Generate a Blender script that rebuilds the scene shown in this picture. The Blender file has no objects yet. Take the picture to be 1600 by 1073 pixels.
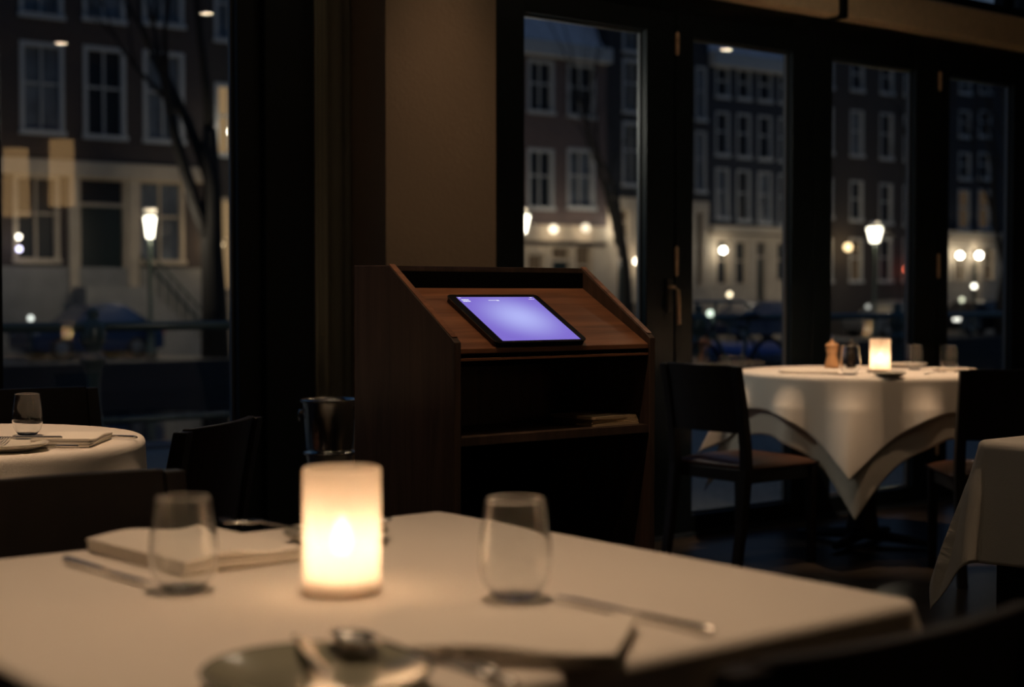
import bpy, math, random
from mathutils import Vector, Matrix
random.seed(7)
PI = math.pi
SC = bpy.context.scene
COL = SC.collection

# ------------------------------------------------------------------ camera, world, exposure
TH = math.radians(38.75)          # the window front runs away to the right at this angle
FPX = 2400.0
PITCH = math.atan(76.5 / FPX)
CAMH = 1.09
cam_d = bpy.data.cameras.new('camera')
cam = bpy.data.objects.new('camera', cam_d)
COL.objects.link(cam)
cam.location = (0, 0, CAMH)
cam.rotation_euler = (PI / 2 - PITCH, 0, -TH)
cam_d.sensor_width = 36.0
cam_d.lens = 54.0
cam_d.clip_start = 0.05
cam_d.clip_end = 400
cam_d.dof.use_dof = True
cam_d.dof.focus_distance = 3.5
cam_d.dof.aperture_fstop = 2.9
SC.camera = cam

SC.view_settings.view_transform = 'Standard'
SC.view_settings.look = 'None'
SC.view_settings.gamma = 1.0
SC.view_settings.exposure = 0.0
SC.view_settings.use_curve_mapping = False
SC.cycles.sample_clamp_indirect = 14.0
SC.cycles.max_bounces = 10
SC.cycles.transparent_max_bounces = 16

world = bpy.data.worlds.new('dusk_sky')
SC.world = world
world.use_nodes = True
wn = world.node_tree.nodes
wl = world.node_tree.links
wn.clear()
w_out = wn.new('ShaderNodeOutputWorld')
w_bg = wn.new('ShaderNodeBackground')
w_tc = wn.new('ShaderNodeTexCoord')
w_sep = wn.new('ShaderNodeSeparateXYZ')
w_ramp = wn.new('ShaderNodeValToRGB')
w_ramp.color_ramp.elements[0].position = 0.0
w_ramp.color_ramp.elements[0].color = (0.046, 0.060, 0.080, 1)
w_ramp.color_ramp.elements[1].position = 0.6
w_ramp.color_ramp.elements[1].color = (0.014, 0.036, 0.082, 1)
wl.new(w_tc.outputs['Generated'], w_sep.inputs[0])
wl.new(w_sep.outputs['Z'], w_ramp.inputs[0])
wl.new(w_ramp.outputs[0], w_bg.inputs['Color'])
w_bg.inputs['Strength'].default_value = 1.25
wl.new(w_bg.outputs[0], w_out.inputs['Surface'])

# ------------------------------------------------------------------ measuring helpers
_R = Vector((math.cos(TH), -math.sin(TH), 0))
_H = Vector((math.sin(TH), math.cos(TH), 0))
_Z = Vector((0, 0, 1))
_F = _H * math.cos(PITCH) - _Z * math.sin(PITCH)
_U = _H * math.sin(PITCH) + _Z * math.cos(PITCH)

def on_y(px, py, y):
    """the point of the vertical plane at distance y seen at a place of the photograph"""
    r = _R * ((px - 800) / FPX) + _U * ((536.5 - py) / FPX) + _F
    return Vector((0, 0, CAMH)) + r * (y / r.y)

def ux(px, y):
    return on_y(px, 460, y).x

def uz(px, py, y):
    return on_y(px, py, y).z

# ------------------------------------------------------------------ materials
MATS = {}

def mat(name, col, rough=0.5, metal=0.0, spec=0.5, coat=0.0, bump=None, noise=None, sheen=0.0):
    if name in MATS:
        return MATS[name]
    m = bpy.data.materials.new(name)
    m.use_nodes = True
    nt = m.node_tree
    b = nt.nodes['Principled BSDF']
    b.inputs['Base Color'].default_value = (*col, 1)
    b.inputs['Roughness'].default_value = rough
    b.inputs['Metallic'].default_value = metal
    b.inputs['Specular IOR Level'].default_value = spec
    b.inputs['Coat Weight'].default_value = coat
    b.inputs['Sheen Weight'].default_value = sheen
    tc = nt.nodes.new('ShaderNodeTexCoord')
    if noise:
        sc_, amt = noise
        n = nt.nodes.new('ShaderNodeTexNoise')
        n.inputs['Scale'].default_value = sc_
        n.inputs['Detail'].default_value = 5
        nt.links.new(tc.outputs['Object'], n.inputs['Vector'])
        r = nt.nodes.new('ShaderNodeValToRGB')
        r.color_ramp.elements[0].position = 0.3
        r.color_ramp.elements[1].position = 0.7
        r.color_ramp.elements[0].color = (*[c * (1 - amt) for c in col], 1)
        r.color_ramp.elements[1].color = (*[min(1, c * (1 + amt)) for c in col], 1)
        nt.links.new(n.outputs['Fac'], r.inputs[0])
        nt.links.new(r.outputs[0], b.inputs['Base Color'])
    if bump:
        sc_, st = bump
        n = nt.nodes.new('ShaderNodeTexNoise')
        n.inputs['Scale'].default_value = sc_
        n.inputs['Detail'].default_value = 4
        nt.links.new(tc.outputs['Object'], n.inputs['Vector'])
        bp = nt.nodes.new('ShaderNodeBump')
        bp.inputs['Strength'].default_value = st
        bp.inputs['Distance'].default_value = 0.01
        nt.links.new(n.outputs['Fac'], bp.inputs['Height'])
        nt.links.new(bp.outputs[0], b.inputs['Normal'])
    MATS[name] = m
    return m

def wood(name, dark, light, rough=0.4, axis='Z', scale=1.0):
    if name in MATS:
        return MATS[name]
    m = mat(name, light, rough)
    nt = m.node_tree
    b = nt.nodes['Principled BSDF']
    tc = [n for n in nt.nodes if n.type == 'TEX_COORD'][0]
    mp = nt.nodes.new('ShaderNodeMapping')
    s = [22 * scale, 22 * scale, 22 * scale]
    s['XYZ'.index(axis)] = 1.6 * scale
    mp.inputs['Scale'].default_value = s
    n = nt.nodes.new('ShaderNodeTexNoise')
    n.inputs['Scale'].default_value = 1.0
    n.inputs['Detail'].default_value = 8
    n.inputs['Roughness'].default_value = 0.65
    n.inputs['Distortion'].default_value = 1.2
    r = nt.nodes.new('ShaderNodeValToRGB')
    r.color_ramp.elements[0].position = 0.32
    r.color_ramp.elements[1].position = 0.68
    r.color_ramp.elements[0].color = (*dark, 1)
    r.color_ramp.elements[1].color = (*light, 1)
    nt.links.new(tc.outputs['Object'], mp.inputs[0])
    nt.links.new(mp.outputs[0], n.inputs['Vector'])
    nt.links.new(n.outputs['Fac'], r.inputs[0])
    nt.links.new(r.outputs[0], b.inputs['Base Color'])
    bp = nt.nodes.new('ShaderNodeBump')
    bp.inputs['Strength'].default_value = 0.12
    bp.inputs['Distance'].default_value = 0.003
    nt.links.new(n.outputs['Fac'], bp.inputs['Height'])
    nt.links.new(bp.outputs[0], b.inputs['Normal'])
    return m

def brick(name, c1, c2, mortar, scale=4.0, plane='XZ'):
    if name in MATS:
        return MATS[name]
    m = mat(name, c1, 0.85)
    nt = m.node_tree
    b = nt.nodes['Principled BSDF']
    tc = [n for n in nt.nodes if n.type == 'TEX_COORD'][0]
    sp = nt.nodes.new('ShaderNodeSeparateXYZ')
    cb = nt.nodes.new('ShaderNodeCombineXYZ')
    nt.links.new(tc.outputs['Object'], sp.inputs[0])
    nt.links.new(sp.outputs['X'], cb.inputs['X'])
    nt.links.new(sp.outputs['Z' if plane == 'XZ' else 'Y'], cb.inputs['Y'])
    t = nt.nodes.new('ShaderNodeTexBrick')
    t.inputs['Scale'].default_value = scale
    t.inputs['Color1'].default_value = (*c1, 1)
    t.inputs['Color2'].default_value = (*c2, 1)
    t.inputs['Mortar'].default_value = (*mortar, 1)
    t.inputs['Mortar Size'].default_value = 0.015
    nt.links.new(cb.outputs[0], t.inputs['Vector'])
    nt.links.new(t.outputs['Color'], b.inputs['Base Color'])
    return m

def emit(name, col, strength):
    if name in MATS:
        return MATS[name]
    m = bpy.data.materials.new(name)
    m.use_nodes = True
    nt = m.node_tree
    nt.nodes.clear()
    o = nt.nodes.new('ShaderNodeOutputMaterial')
    e = nt.nodes.new('ShaderNodeEmission')
    e.inputs['Color'].default_value = (*col, 1)
    e.inputs['Strength'].default_value = strength
    nt.links.new(e.outputs[0], o.inputs['Surface'])
    MATS[name] = m
    return m

def pane_glass(name, tint=(0.93, 0.96, 0.97)):
    """clear window glass: lets light through and mirrors the room by its angle"""
    m = bpy.data.materials.new(name)
    m.use_nodes = True
    nt = m.node_tree
    nt.nodes.clear()
    o = nt.nodes.new('ShaderNodeOutputMaterial')
    mx = nt.nodes.new('ShaderNodeMixShader')
    tr = nt.nodes.new('ShaderNodeBsdfTransparent')
    tr.inputs['Color'].default_value = (*tint, 1)
    gl = nt.nodes.new('ShaderNodeBsdfGlossy')
    gl.inputs['Roughness'].default_value = 0.0
    fr = nt.nodes.new('ShaderNodeFresnel')
    ge = nt.nodes.new('ShaderNodeNewGeometry')
    ma = nt.nodes.new('ShaderNodeMath')          # the same mirror strength on both faces of the thin pane
    ma.operation = 'MULTIPLY_ADD'
    ma.inputs[1].default_value = 1 / 1.5 - 1.5
    ma.inputs[2].default_value = 1.5
    nt.links.new(ge.outputs['Backfacing'], ma.inputs[0])
    nt.links.new(ma.outputs[0], fr.inputs['IOR'])
    nt.links.new(fr.outputs[0], mx.inputs[0])
    nt.links.new(tr.outputs[0], mx.inputs[1])
    nt.links.new(gl.outputs[0], mx.inputs[2])
    nt.links.new(mx.outputs[0], o.inputs['Surface'])
    MATS[name] = m
    return m

def drink_glass(name):
    m = bpy.data.materials.new(name)
    m.use_nodes = True
    nt = m.node_tree
    b = nt.nodes['Principled BSDF']
    b.inputs['Base Color'].default_value = (0.97, 0.98, 0.98, 1)
    b.inputs['Roughness'].default_value = 0.0
    b.inputs['IOR'].default_value = 1.48
    b.inputs['Transmission Weight'].default_value = 1.0
    MATS[name] = m
    return m

def frosted(name):
    """milky glass of the candle holders: spreads the flame's light, lets part of it straight through"""
    m = bpy.data.materials.new(name)
    m.use_nodes = True
    nt = m.node_tree
    nt.nodes.clear()
    o = nt.nodes.new('ShaderNodeOutputMaterial')
    tl = nt.nodes.new('ShaderNodeBsdfTranslucent')
    tl.inputs['Color'].default_value = (0.86, 0.76, 0.68, 1)
    df = nt.nodes.new('ShaderNodeBsdfDiffuse')
    df.inputs['Color'].default_value = (0.85, 0.78, 0.68, 1)
    tr = nt.nodes.new('ShaderNodeBsdfTransparent')
    m1 = nt.nodes.new('ShaderNodeMixShader')
    m1.inputs[0].default_value = 0.25
    m2 = nt.nodes.new('ShaderNodeMixShader')
    m2.inputs[0].default_value = 0.20
    nt.links.new(tl.outputs[0], m1.inputs[1])
    nt.links.new(df.outputs[0], m1.inputs[2])
    nt.links.new(m1.outputs[0], m2.inputs[1])
    nt.links.new(tr.outputs[0], m2.inputs[2])
    nt.links.new(m2.outputs[0], o.inputs['Surface'])
    MATS[name] = m
    return m

M_FRAME = mat('black_paint', (0.0045, 0.009, 0.012), 0.42, spec=0.35)
M_BEAD = mat('grey_metal_bead', (0.22, 0.23, 0.24), 0.3, 0.6)
M_PIER = mat('taupe_plaster', (0.30, 0.22, 0.155), 0.75, noise=(1.4, 0.08), bump=(90, 0.15))
M_OLIVE = mat('olive_fabric', (0.22, 0.205, 0.155), 0.9, bump=(300, 0.3))
M_CASS = mat('tan_blind_fabric', (0.80, 0.62, 0.42), 0.8, noise=(30, 0.06))
M_CEIL = mat('ceiling_paint', (0.14, 0.125, 0.11), 0.9)
M_WALL = mat('room_wall_paint', (0.10, 0.085, 0.07), 0.85)
M_FLOOR = wood('dark_floor_boards', (0.018, 0.014, 0.011), (0.05, 0.038, 0.028), 0.32, 'X', 0.4)
M_CLOTH = mat('linen', (0.80, 0.74, 0.67), 0.9, bump=(700, 0.25), sheen=0.15)
M_CLOTH2 = mat('linen_undercloth', (0.62, 0.57, 0.50), 0.9, bump=(700, 0.25), sheen=0.1)
M_NAPK = mat('napkin_linen', (0.84, 0.78, 0.70), 0.9, bump=(500, 0.3))
M_LEATHER = mat('brown_leather', (0.075, 0.036, 0.024), 0.3, bump=(120, 0.15))
M_CHAIR = wood('dark_chair_wood', (0.007, 0.005, 0.0045), (0.016, 0.010, 0.008), 0.45, 'Z')
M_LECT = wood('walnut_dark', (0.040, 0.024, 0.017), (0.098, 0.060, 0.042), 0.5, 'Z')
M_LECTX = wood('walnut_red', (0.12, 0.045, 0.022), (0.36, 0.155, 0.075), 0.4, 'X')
M_LECTIN = mat('stand_shade_black', (0.004, 0.0035, 0.003), 0.7, spec=0.05)  # near-black that puts the shade inside the host stand into the colour
M_STEEL = mat('polished_steel', (0.55, 0.54, 0.50), 0.2, 1.0)
M_CUT = mat('cutlery_steel', (0.72, 0.69, 0.65), 0.27, 1.0)
M_BRONZE = mat('bronze_metal', (0.62, 0.42, 0.28), 0.45, 0.25)
M_PLATE = mat('glazed_plate', (0.72, 0.68, 0.60), 0.15, coat=0.4)
M_DPLATE = mat('pewter_plate', (0.40, 0.38, 0.32), 0.35, 0.3)
M_BLACKPL = mat('black_plastic', (0.008, 0.008, 0.01), 0.25)
M_MILL = wood('beech_wood', (0.42, 0.22, 0.10), (0.62, 0.36, 0.18), 0.4, 'Z')
M_MILLD = mat('black_mill_wood', (0.02, 0.015, 0.012), 0.2)
M_GLASS = pane_glass('window_glass')
M_TUMB = drink_glass('tumbler_glass')
M_FROST = frosted('frosted_glass')
M_WAX = mat('candle_wax', (0.85, 0.78, 0.66), 0.6)
M_IRON = mat('green_black_iron', (0.065, 0.085, 0.072), 0.22)
M_WHITE = mat('white_window_paint', (0.42, 0.43, 0.43), 0.6)
M_CREAM = mat('cream_plaster', (0.52, 0.43, 0.32), 0.7, noise=(2, 0.1))
M_GREYP = mat('grey_plaster', (0.26, 0.25, 0.23), 0.8, noise=(1.5, 0.15))
M_ROOF = mat('roof_slates', (0.80, 0.66, 0.64), 0.6, noise=(3, 0.12))
M_PDARK = mat('dark_pane', (0.008, 0.013, 0.020), 0.5, spec=0.25)
M_PCURT = mat('curtained_pane', (0.11, 0.125, 0.145), 0.4, noise=(1.2, 0.5))
M_LITW = emit('lit_window_warm', (1.0, 0.62, 0.30), 0.30)
M_LITD = emit('lit_window_dim', (0.9, 0.55, 0.30), 0.06)
M_DOORG = mat('dark_green_door', (0.015, 0.025, 0.022), 0.3)
M_BARK = mat('tree_bark', (0.014, 0.013, 0.012), 0.9, bump=(12, 0.6))
M_TYRE = mat('tyre_rubber', (0.01, 0.01, 0.01), 0.8)
M_PAPER = mat('menu_paper', (0.62, 0.47, 0.30), 0.8)

# ------------------------------------------------------------------ mesh helper
class MB:
    def __init__(self):
        self.v, self.f = [], []

    def add(self, vs, fs):
        o = len(self.v)
        self.v += [tuple(p) for p in vs]
        self.f += [tuple(i + o for i in f) for f in fs]
        return self

    def box(self, x0, x1, y0, y1, z0, z1):
        v = [(x, y, z) for z in (z0, z1) for y in (y0, y1) for x in (x0, x1)]
        return self.add(v, [(0, 2, 3, 1), (4, 5, 7, 6), (0, 1, 5, 4), (2, 6, 7, 3), (0, 4, 6, 2), (1, 3, 7, 5)])

    def loft(self, rings, cap=True):
        n = len(rings[0])
        vs = [p for r in rings for p in r]
        fs = []
        for i in range(len(rings) - 1):
            for j in range(n):
                a, b = i * n + j, i * n + (j + 1) % n
                fs.append((a, b, b + n, a + n))
        if cap:
            fs.append(tuple(reversed(range(n))))
            fs.append(tuple((len(rings) - 1) * n + j for j in range(n)))
        return self.add(vs, fs)

    def lathe(self, prof, n=32, c=(0, 0, 0), cap=True):
        rings = []
        for r, z in prof:
            r = max(r, 1e-5)
            rings.append([(c[0] + r * math.cos(2 * PI * k / n), c[1] + r * math.sin(2 * PI * k / n), c[2] + z) for k in range(n)])
        return self.loft(rings, cap)

    def tube(self, pts, rad, n=8, flat=1.0):
        pts = [Vector(p) for p in pts]
        if not isinstance(rad, (list, tuple)):
            rad = [rad] * len(pts)
        rings = []
        for i, p in enumerate(pts):
            d = (pts[min(i + 1, len(pts) - 1)] - pts[max(i - 1, 0)]).normalized()
            up = Vector((0, 0, 1)) if abs(d.z) < 0.95 else Vector((0, 1, 0))
            s = d.cross(up).normalized()
            t = s.cross(d).normalized()
            rings.append([p + s * (rad[i] * math.cos(2 * PI * k / n)) + t * (rad[i] * flat * math.sin(2 * PI * k / n)) for k in range(n)])
        return self.loft(rings)

    def beam(self, a, b, wx, wy):
        """a bar from a to b with a rectangular section of wx by wy"""
        a, b = Vector(a), Vector(b)
        rings = []
        for p in (a, b):
            rings.append([(p.x + sx * wx / 2, p.y + sy * wy / 2, p.z) for sx, sy in ((-1, -1), (1, -1), (1, 1), (-1, 1))])
        return self.loft(rings)

    def prism(self, poly, axis, a, b):
        """poly of 2-D points extruded along an axis from a to b"""
        def P(u, v, w):
            return {'X': (w, u, v), 'Y': (u, w, v), 'Z': (u, v, w)}[axis]
        n = len(poly)
        vs = [P(u, v, a) for u, v in poly] + [P(u, v, b) for u, v in poly]
        fs = [tuple(range(n)), tuple(reversed(range(n, 2 * n)))]
        fs += [(i, i + n, (i + 1) % n + n, (i + 1) % n) for i in range(n)]
        return self.add(vs, fs)

    def build(self, name, m, parent=None, smooth=False, bevel=0.0, solid=0.0, sub=0, loc=None, rot=None):
        me = bpy.data.meshes.new(name)
        me.from_pydata(self.v, [], self.f)
        me.update()
        import bmesh
        bm = bmesh.new()
        bm.from_mesh(me)
        bmesh.ops.recalc_face_normals(bm, faces=bm.faces)
        bm.to_mesh(me)
        bm.free()
        me.materials.append(m)
        if smooth:
            for p in me.polygons:
                p.use_smooth = True
        o = bpy.data.objects.new(name, me)
        COL.objects.link(o)
        if parent:
            o.parent = parent
        if loc:
            o.location = loc
        if rot:
            o.rotation_euler = rot
        if solid:
            d = o.modifiers.new('thick', 'SOLIDIFY')
            d.thickness = solid
            d.offset = 0
        if bevel:
            d = o.modifiers.new('bevel', 'BEVEL')
            d.width = bevel
            d.segments = 3
            d.limit_method = 'ANGLE'
            d.harden_normals = False
        if sub:
            d = o.modifiers.new('sub', 'SUBSURF')
            d.levels = sub
            d.render_levels = sub
        return o

def tag(o, label, cat, group=None):
    o['label'] = label
    o['category'] = cat
    if group:
        o['group'] = group
    return o

def thing(name, label, cat, loc=(0, 0, 0), rz=0.0, group=None):
    o = bpy.data.objects.new(name, None)
    COL.objects.link(o)
    o.empty_display_size = 0.1
    o.location = loc
    o.rotation_euler = (0, 0, rz)
    return tag(o, label, cat, group)

def struct(o):
    o['kind'] = 'structure'
    return o

def dup(root, loc, rz, label, group=None):
    def cp(o, par):
        c = o.copy()
        COL.objects.link(c)
        c.parent = par
        for ch in [x for x in o.children]:
            cp(ch, c)
        return c
    r = cp(root, None)
    r.location = loc
    r.rotation_euler = (0, 0, rz)
    r['label'] = label
    if group:
        r['group'] = group
    elif 'group' in r.keys():
        del r['group']
    return r

def point(name, loc, power, col, radius=0.02, parent=None):
    l = bpy.data.lights.new(name, 'POINT')
    l.energy = power
    l.color = col
    l.shadow_soft_size = radius
    o = bpy.data.objects.new(name, l)
    COL.objects.link(o)
    o.location = loc
    if parent:
        o.parent = parent
    return o

WARM = (1.0, 0.66, 0.40)
CANDLE = (1.0, 0.62, 0.34)

# ------------------------------------------------------------------ room shell
FY = 4.877            # inner face of the window front
X0, X1, Y0, ZC = -2.6, 12.0, -4.6, 3.35
struct(MB().box(X0, X1, Y0, FY + 0.16, -0.12, 0).build('floor', M_FLOOR))
struct(MB().box(X0, X1, Y0, FY + 0.16, ZC, ZC + 0.15).build('ceiling', M_CEIL))
struct(MB().box(X0 - 0.15, X0, Y0 - 0.15, FY + 0.16, 0, ZC).build('wall_left', M_WALL))
struct(MB().box(X1, X1 + 0.15, Y0 - 0.15, FY + 0.16, 0, ZC).build('wall_right', M_WALL))
struct(MB().box(X0, X1, Y0 - 0.15, Y0, 0, ZC).build('wall_back', M_WALL))
# window front: pier and solid pieces
struct(MB().box(3.129, 3.635, 4.627, FY + 0.14, 0, ZC).build('wall_pier', M_PIER))
struct(MB().box(2.955, 3.129, FY + 0.02, FY + 0.14, 0, ZC).build('wall_front', M_OLIVE))
struct(MB().box(X0, 0.62, FY, FY + 0.14, 0, ZC).build('wall_corner', M_WALL))
struct(MB().box(7.75, X1, FY, FY + 0.14, 0, ZC).build('wall_far', M_WALL))

def leaf(name, x0, x1, gx0, gx1, z0, z1, gz0, gz1, y0=FY - 0.0, depth=0.064, parent=None, bead=True):
    """a framed glass leaf with a bead round the pane"""
    b = MB()
    b.box(x0, gx0, y0, y0 + depth, z0, z1)
    b.box(gx1, x1, y0, y0 + depth, z0, z1)
    b.box(gx0, gx1, y0, y0 + depth, z0, gz0)
    b.box(gx0, gx1, y0, y0 + depth, gz1, z1)
    o = b.build(name, M_FRAME, parent, bevel=0.004)
    if not parent:
        struct(o)
    MB().box(gx0 + 0.001, gx1 - 0.001, y0 + 0.05, y0 + 0.056, gz0 + 0.001, gz1 - 0.001).build('glass_pane', M_GLASS, o)
    if bead:
        t = 0.011
        q = MB()
        ya, yb = y0 + 0.034, y0 + 0.048
        q.box(gx1 - t, gx1, ya, yb, gz0, gz1)
        q.box(gx0, gx0 + t, ya, yb, gz0, gz1)
        q.box(gx0 + t, gx1 - t, ya, yb, gz0, gz0 + t)
        q.box(gx0 + t, gx1 - t, ya, yb, gz1 - t, gz1)
        q.build('glazing_bead', M_BEAD, o)
    return o

w1 = leaf('window_1', 1.72, 2.76, 1.816, 2.666, 0, 2.9, 0.08, 2.82)
MB().box(2.76, 2.965, FY - 0.03, FY + 0.12, 0, ZC).build('post', M_FRAME, w1, bevel=0.006)
MB().box(1.72, 2.76, FY, FY + 0.12, 2.9, ZC).build('head', M_FRAME, w1)
w0 = leaf('window_2', 0.62, 1.72, 0.74, 1.60, 0, 2.9, 0.08, 2.82)
MB().box(0.62, 1.72, FY, FY + 0.12, 2.9, ZC).build('head', M_FRAME, w0)

DZ0, DZ1, GZ0, GZ1 = 0.02, 2.42, 0.096, 2.24
d1 = leaf('door_1', 3.84, 4.840, 3.981, 4.667, DZ0, DZ1, GZ0, GZ1)
d2 = leaf('door_2', 4.848, 5.766, 4.956, 5.623, DZ0, DZ1, GZ0, GZ1)
d3 = leaf('door_3', 5.774, 6.760, 5.914, 6.572, DZ0, DZ1, GZ0, GZ1)
d4 = leaf('door_4', 6.768, 7.60, 6.862, 7.446, DZ0, DZ1, GZ0, GZ1)

def hinge(x, z0, z1, par):
    MB().lathe([(0.0, z0 - 0.006), (0.006, z0), (0.009, z0 + 0.004), (0.009, (z0 + z1) / 2 - 0.002), (0.007, (z0 + z1) / 2),
                (0.009, (z0 + z1) / 2 + 0.002), (0.009, z1 - 0.004), (0.006, z1), (0.0, z1 + 0.006)], 16, (x, FY - 0.009, 0)).build('hinge', M_BRONZE, par, smooth=True)
for par, hx in ((d1, 4.844), (d3, 6.764)):
    for za, zb in ((2.15, 2.245), (1.175, 1.30), (0.25, 0.36)):
        hinge(hx, za, zb, par)
# lever handle between the first two leaves
hz = uz(1046, 452, FY)
hx = ux(1043, FY)
hd = MB()
hd.box(hx - 0.014, hx + 0.014, FY - 0.012, FY, hz - 0.10, hz + 0.045)
h1 = hd.build('handle_plate', mat('dark_steel', (0.08, 0.08, 0.08), 0.35, 0.8), d1, bevel=0.003)
MB().tube([(hx, FY - 0.005, hz + 0.01), (hx, FY - 0.045, hz + 0.01), (hx + 0.012, FY - 0.052, hz - 0.005), (hx + 0.016, FY - 0.052, hz - 0.06), (hx + 0.020, FY - 0.050, hz - 0.155)],
          [0.008, 0.008, 0.009, 0.010, 0.009], 12).build('door_handle', M_BRONZE, d1, smooth=True)
# jambs, head rail, threshold
struct(MB().box(3.635, 3.836, FY - 0.02, FY + 0.12, 0, ZC).build('trim_1', M_FRAME, bevel=0.005))
struct(MB().box(7.602, 7.76, FY - 0.02, FY + 0.12, 0, ZC).build('trim_2', M_FRAME, bevel=0.005))
struct(MB().box(3.836, 7.602, FY, FY + 0.12, 2.422, 2.63).build('trim_3', M_FRAME))
struct(MB().box(3.836, 7.602, FY - 0.01, FY + 0.13, 0.0, 0.018).build('trim_4', mat('threshold_metal', (0.10, 0.14, 0.20), 0.3, 0.7)))
# transom lights over the doors
tr = []
for k, (a, b_) in enumerate(((3.836, 5.62), (5.62, 7.39), (7.39, 7.602))):
    if b_ - a < 0.5:
        continue
    leaf('window_%d' % (3 + k), a, b_, a + 0.05, b_ - 0.05, 2.632, ZC - 0.002, 2.66, ZC - 0.07, bead=False)
leaf('window_5', 7.39, 7.602, 7.44, 7.56, 2.632, ZC - 0.002, 2.66, ZC - 0.07, bead=False)

# roller blind cassettes over the doors
def cassette(x0, x1, label):
    t = thing('blind_cassette', label, 'roller blind', ((x0 + x1) / 2, FY, 2.42), 0, 'blind cassettes over the glass doors')
    w = (x1 - x0) / 2
    prof = [(-0.003, 0.0), (-0.075, 0.0), (-0.09, 0.012), (-0.09, 0.155), (-0.075, 0.17), (-0.003, 0.17)]
    MB().prism(prof, 'X', -w + 0.012, w - 0.012).build('cover', M_CASS, t, bevel=0.004)
    for s in (-1, 1):
        xs = s * (w - 0.006)
        MB().prism([(y, z) for y, z in ((-0.003, -0.004), (-0.1, -0.004), (-0.1, 0.178), (-0.003, 0.178))], 'X', xs - 0.006, xs + 0.006).build('end_bracket', M_FRAME, t)
    return t
cassette(3.80, 5.862, 'long tan roller blind casing above the two left glass door leaves')
cassette(5.892, 7.62, 'long tan roller blind casing above the right-hand glass doors by the candlelit table')

# folded curtain with its bead chain beside the pier
c = MB()
N = 60
rows = []
for z in (0.03, 1.0, 2.0, 3.30):
    ring = []
    for i in range(N + 1):
        t = i / N
        x = 2.97 + t * 0.150
        y = 4.848 + 0.013 * math.sin(t * 2 * PI * 2.5 + 0.6) - 0.006 * math.sin(t * 17)
        ring.append((x, y, z))
    rows.append(ring)
vs = [p for r in rows for p in r]
fs = [(i * (N + 1) + j, i * (N + 1) + j + 1, (i + 1) * (N + 1) + j + 1, (i + 1) * (N + 1) + j) for i in range(len(rows) - 1) for j in range(N)]
c.add(vs, fs)
cur = c.build('curtain', M_OLIVE, smooth=True, solid=0.004)
tag(cur, 'narrow olive curtain hanging in folds between the dark post and the pier', 'curtain')
ch = MB()
zc = uz(493, 520, 4.80)
z = zc
while z < 3.28:
    ch.lathe([(0.0, -0.0022), (0.002, -0.001), (0.002, 0.001), (0.0, 0.0022)], 6, (2.962, 4.805, z))
    ch.lathe([(0.0, -0.0022), (0.002, -0.001), (0.002, 0.001), (0.0, 0.0022)], 6, (2.978, 4.80, z))
    z += 0.0065
for k in range(9):
    a = PI * k / 8
    ch.lathe([(0.0, -0.0022), (0.002, -0.001), (0.002, 0.001), (0.0, 0.0022)], 6, (2.970 - 0.008 * math.cos(a), 4.8025, zc - 0.008 * math.sin(a)))
cho = ch.build('bead_chain', mat('chain_metal', (0.35, 0.30, 0.2), 0.4, 0.6))
tag(cho, 'thin looped bead pull chain hanging down before the olive curtain', 'blind chain')

# ------------------------------------------------------------------ ceiling downlights
def downlight(x, y, label, power, angle=50, blend=0.6, aim=None, col=WARM, glow=45):
    t = thing('ceiling_downlight', label, 'ceiling light', (x, y, ZC), 0, 'recessed downlights in the ceiling')
    MB().lathe([(0.054, -0.001), (0.072, -0.001), (0.072, -0.007), (0.066, -0.011), (0.054, -0.008)], 32, cap=False).build('trim_ring', M_BEAD, t, smooth=True)
    MB().lathe([(0.0, -0.002), (0.054, -0.002), (0.054, -0.005), (0.0, -0.006)], 24).build('lens', emit('downlight_lens', (1.0, 0.78, 0.52), glow), t)
    l = bpy.data.lights.new('downlight_beam', 'SPOT')
    l.energy = power
    l.color = col
    l.spot_size = math.radians(angle)
    l.spot_blend = blend
    l.shadow_soft_size = 0.035
    o = bpy.data.objects.new('downlight_beam', l)
    COL.objects.link(o)
    o.parent = t
    o.location = (0, 0, -0.03)
    if aim:
        d = Vector(aim) - Vector((x, y, ZC - 0.03))
        o.rotation_euler = d.to_track_quat('-Z', 'Y').to_euler()
    return t
downlight(0.95, 1.35, 'ceiling downlight straight above the large foreground table', 118, 46, 1.0, (0.92, 1.45, 0.75))
downlight(4.70, 3.1, 'added fill downlight on the viewer side of the candlelit round table', 50, 36, 0.8, (5.4, 4.25, 0.75))  # extra spot added to brighten the hanging sides of the cloth
downlight(5.2, 3.95, 'ceiling downlight above the candlelit round table by the doors', 230, 36, 0.8, (5.4, 4.25, 0.75))
downlight(1.15, 3.15, 'ceiling downlight above the small round table by the left window', 175, 36, 0.8, (1.25, 3.6, 0.75))
downlight(1.55, 2.15, 'ceiling downlight above the wooden host stand with the tablet', 60, 30, 0.9, (2.22, 2.8, 1.1))
downlight(3.45, 1.2, 'ceiling downlight above the square table at lower right', 60, 44, 0.9, (3.5, 1.7, 0.75))
downlight(3.36, 4.2, 'ceiling downlight in front of the taupe pier', 46, 44, 0.9, (3.38, 4.35, 0.5))
downlight(5.53, -3.5, 'ceiling downlight near the back wall of the dining room', 20, 70)
downlight(5.86, -1.36, 'ceiling downlight over the round table behind the viewer', 20, 70)
downlight(10.45, 0.0, 'ceiling downlight in the far right part of the room', 20, 70)

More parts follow.
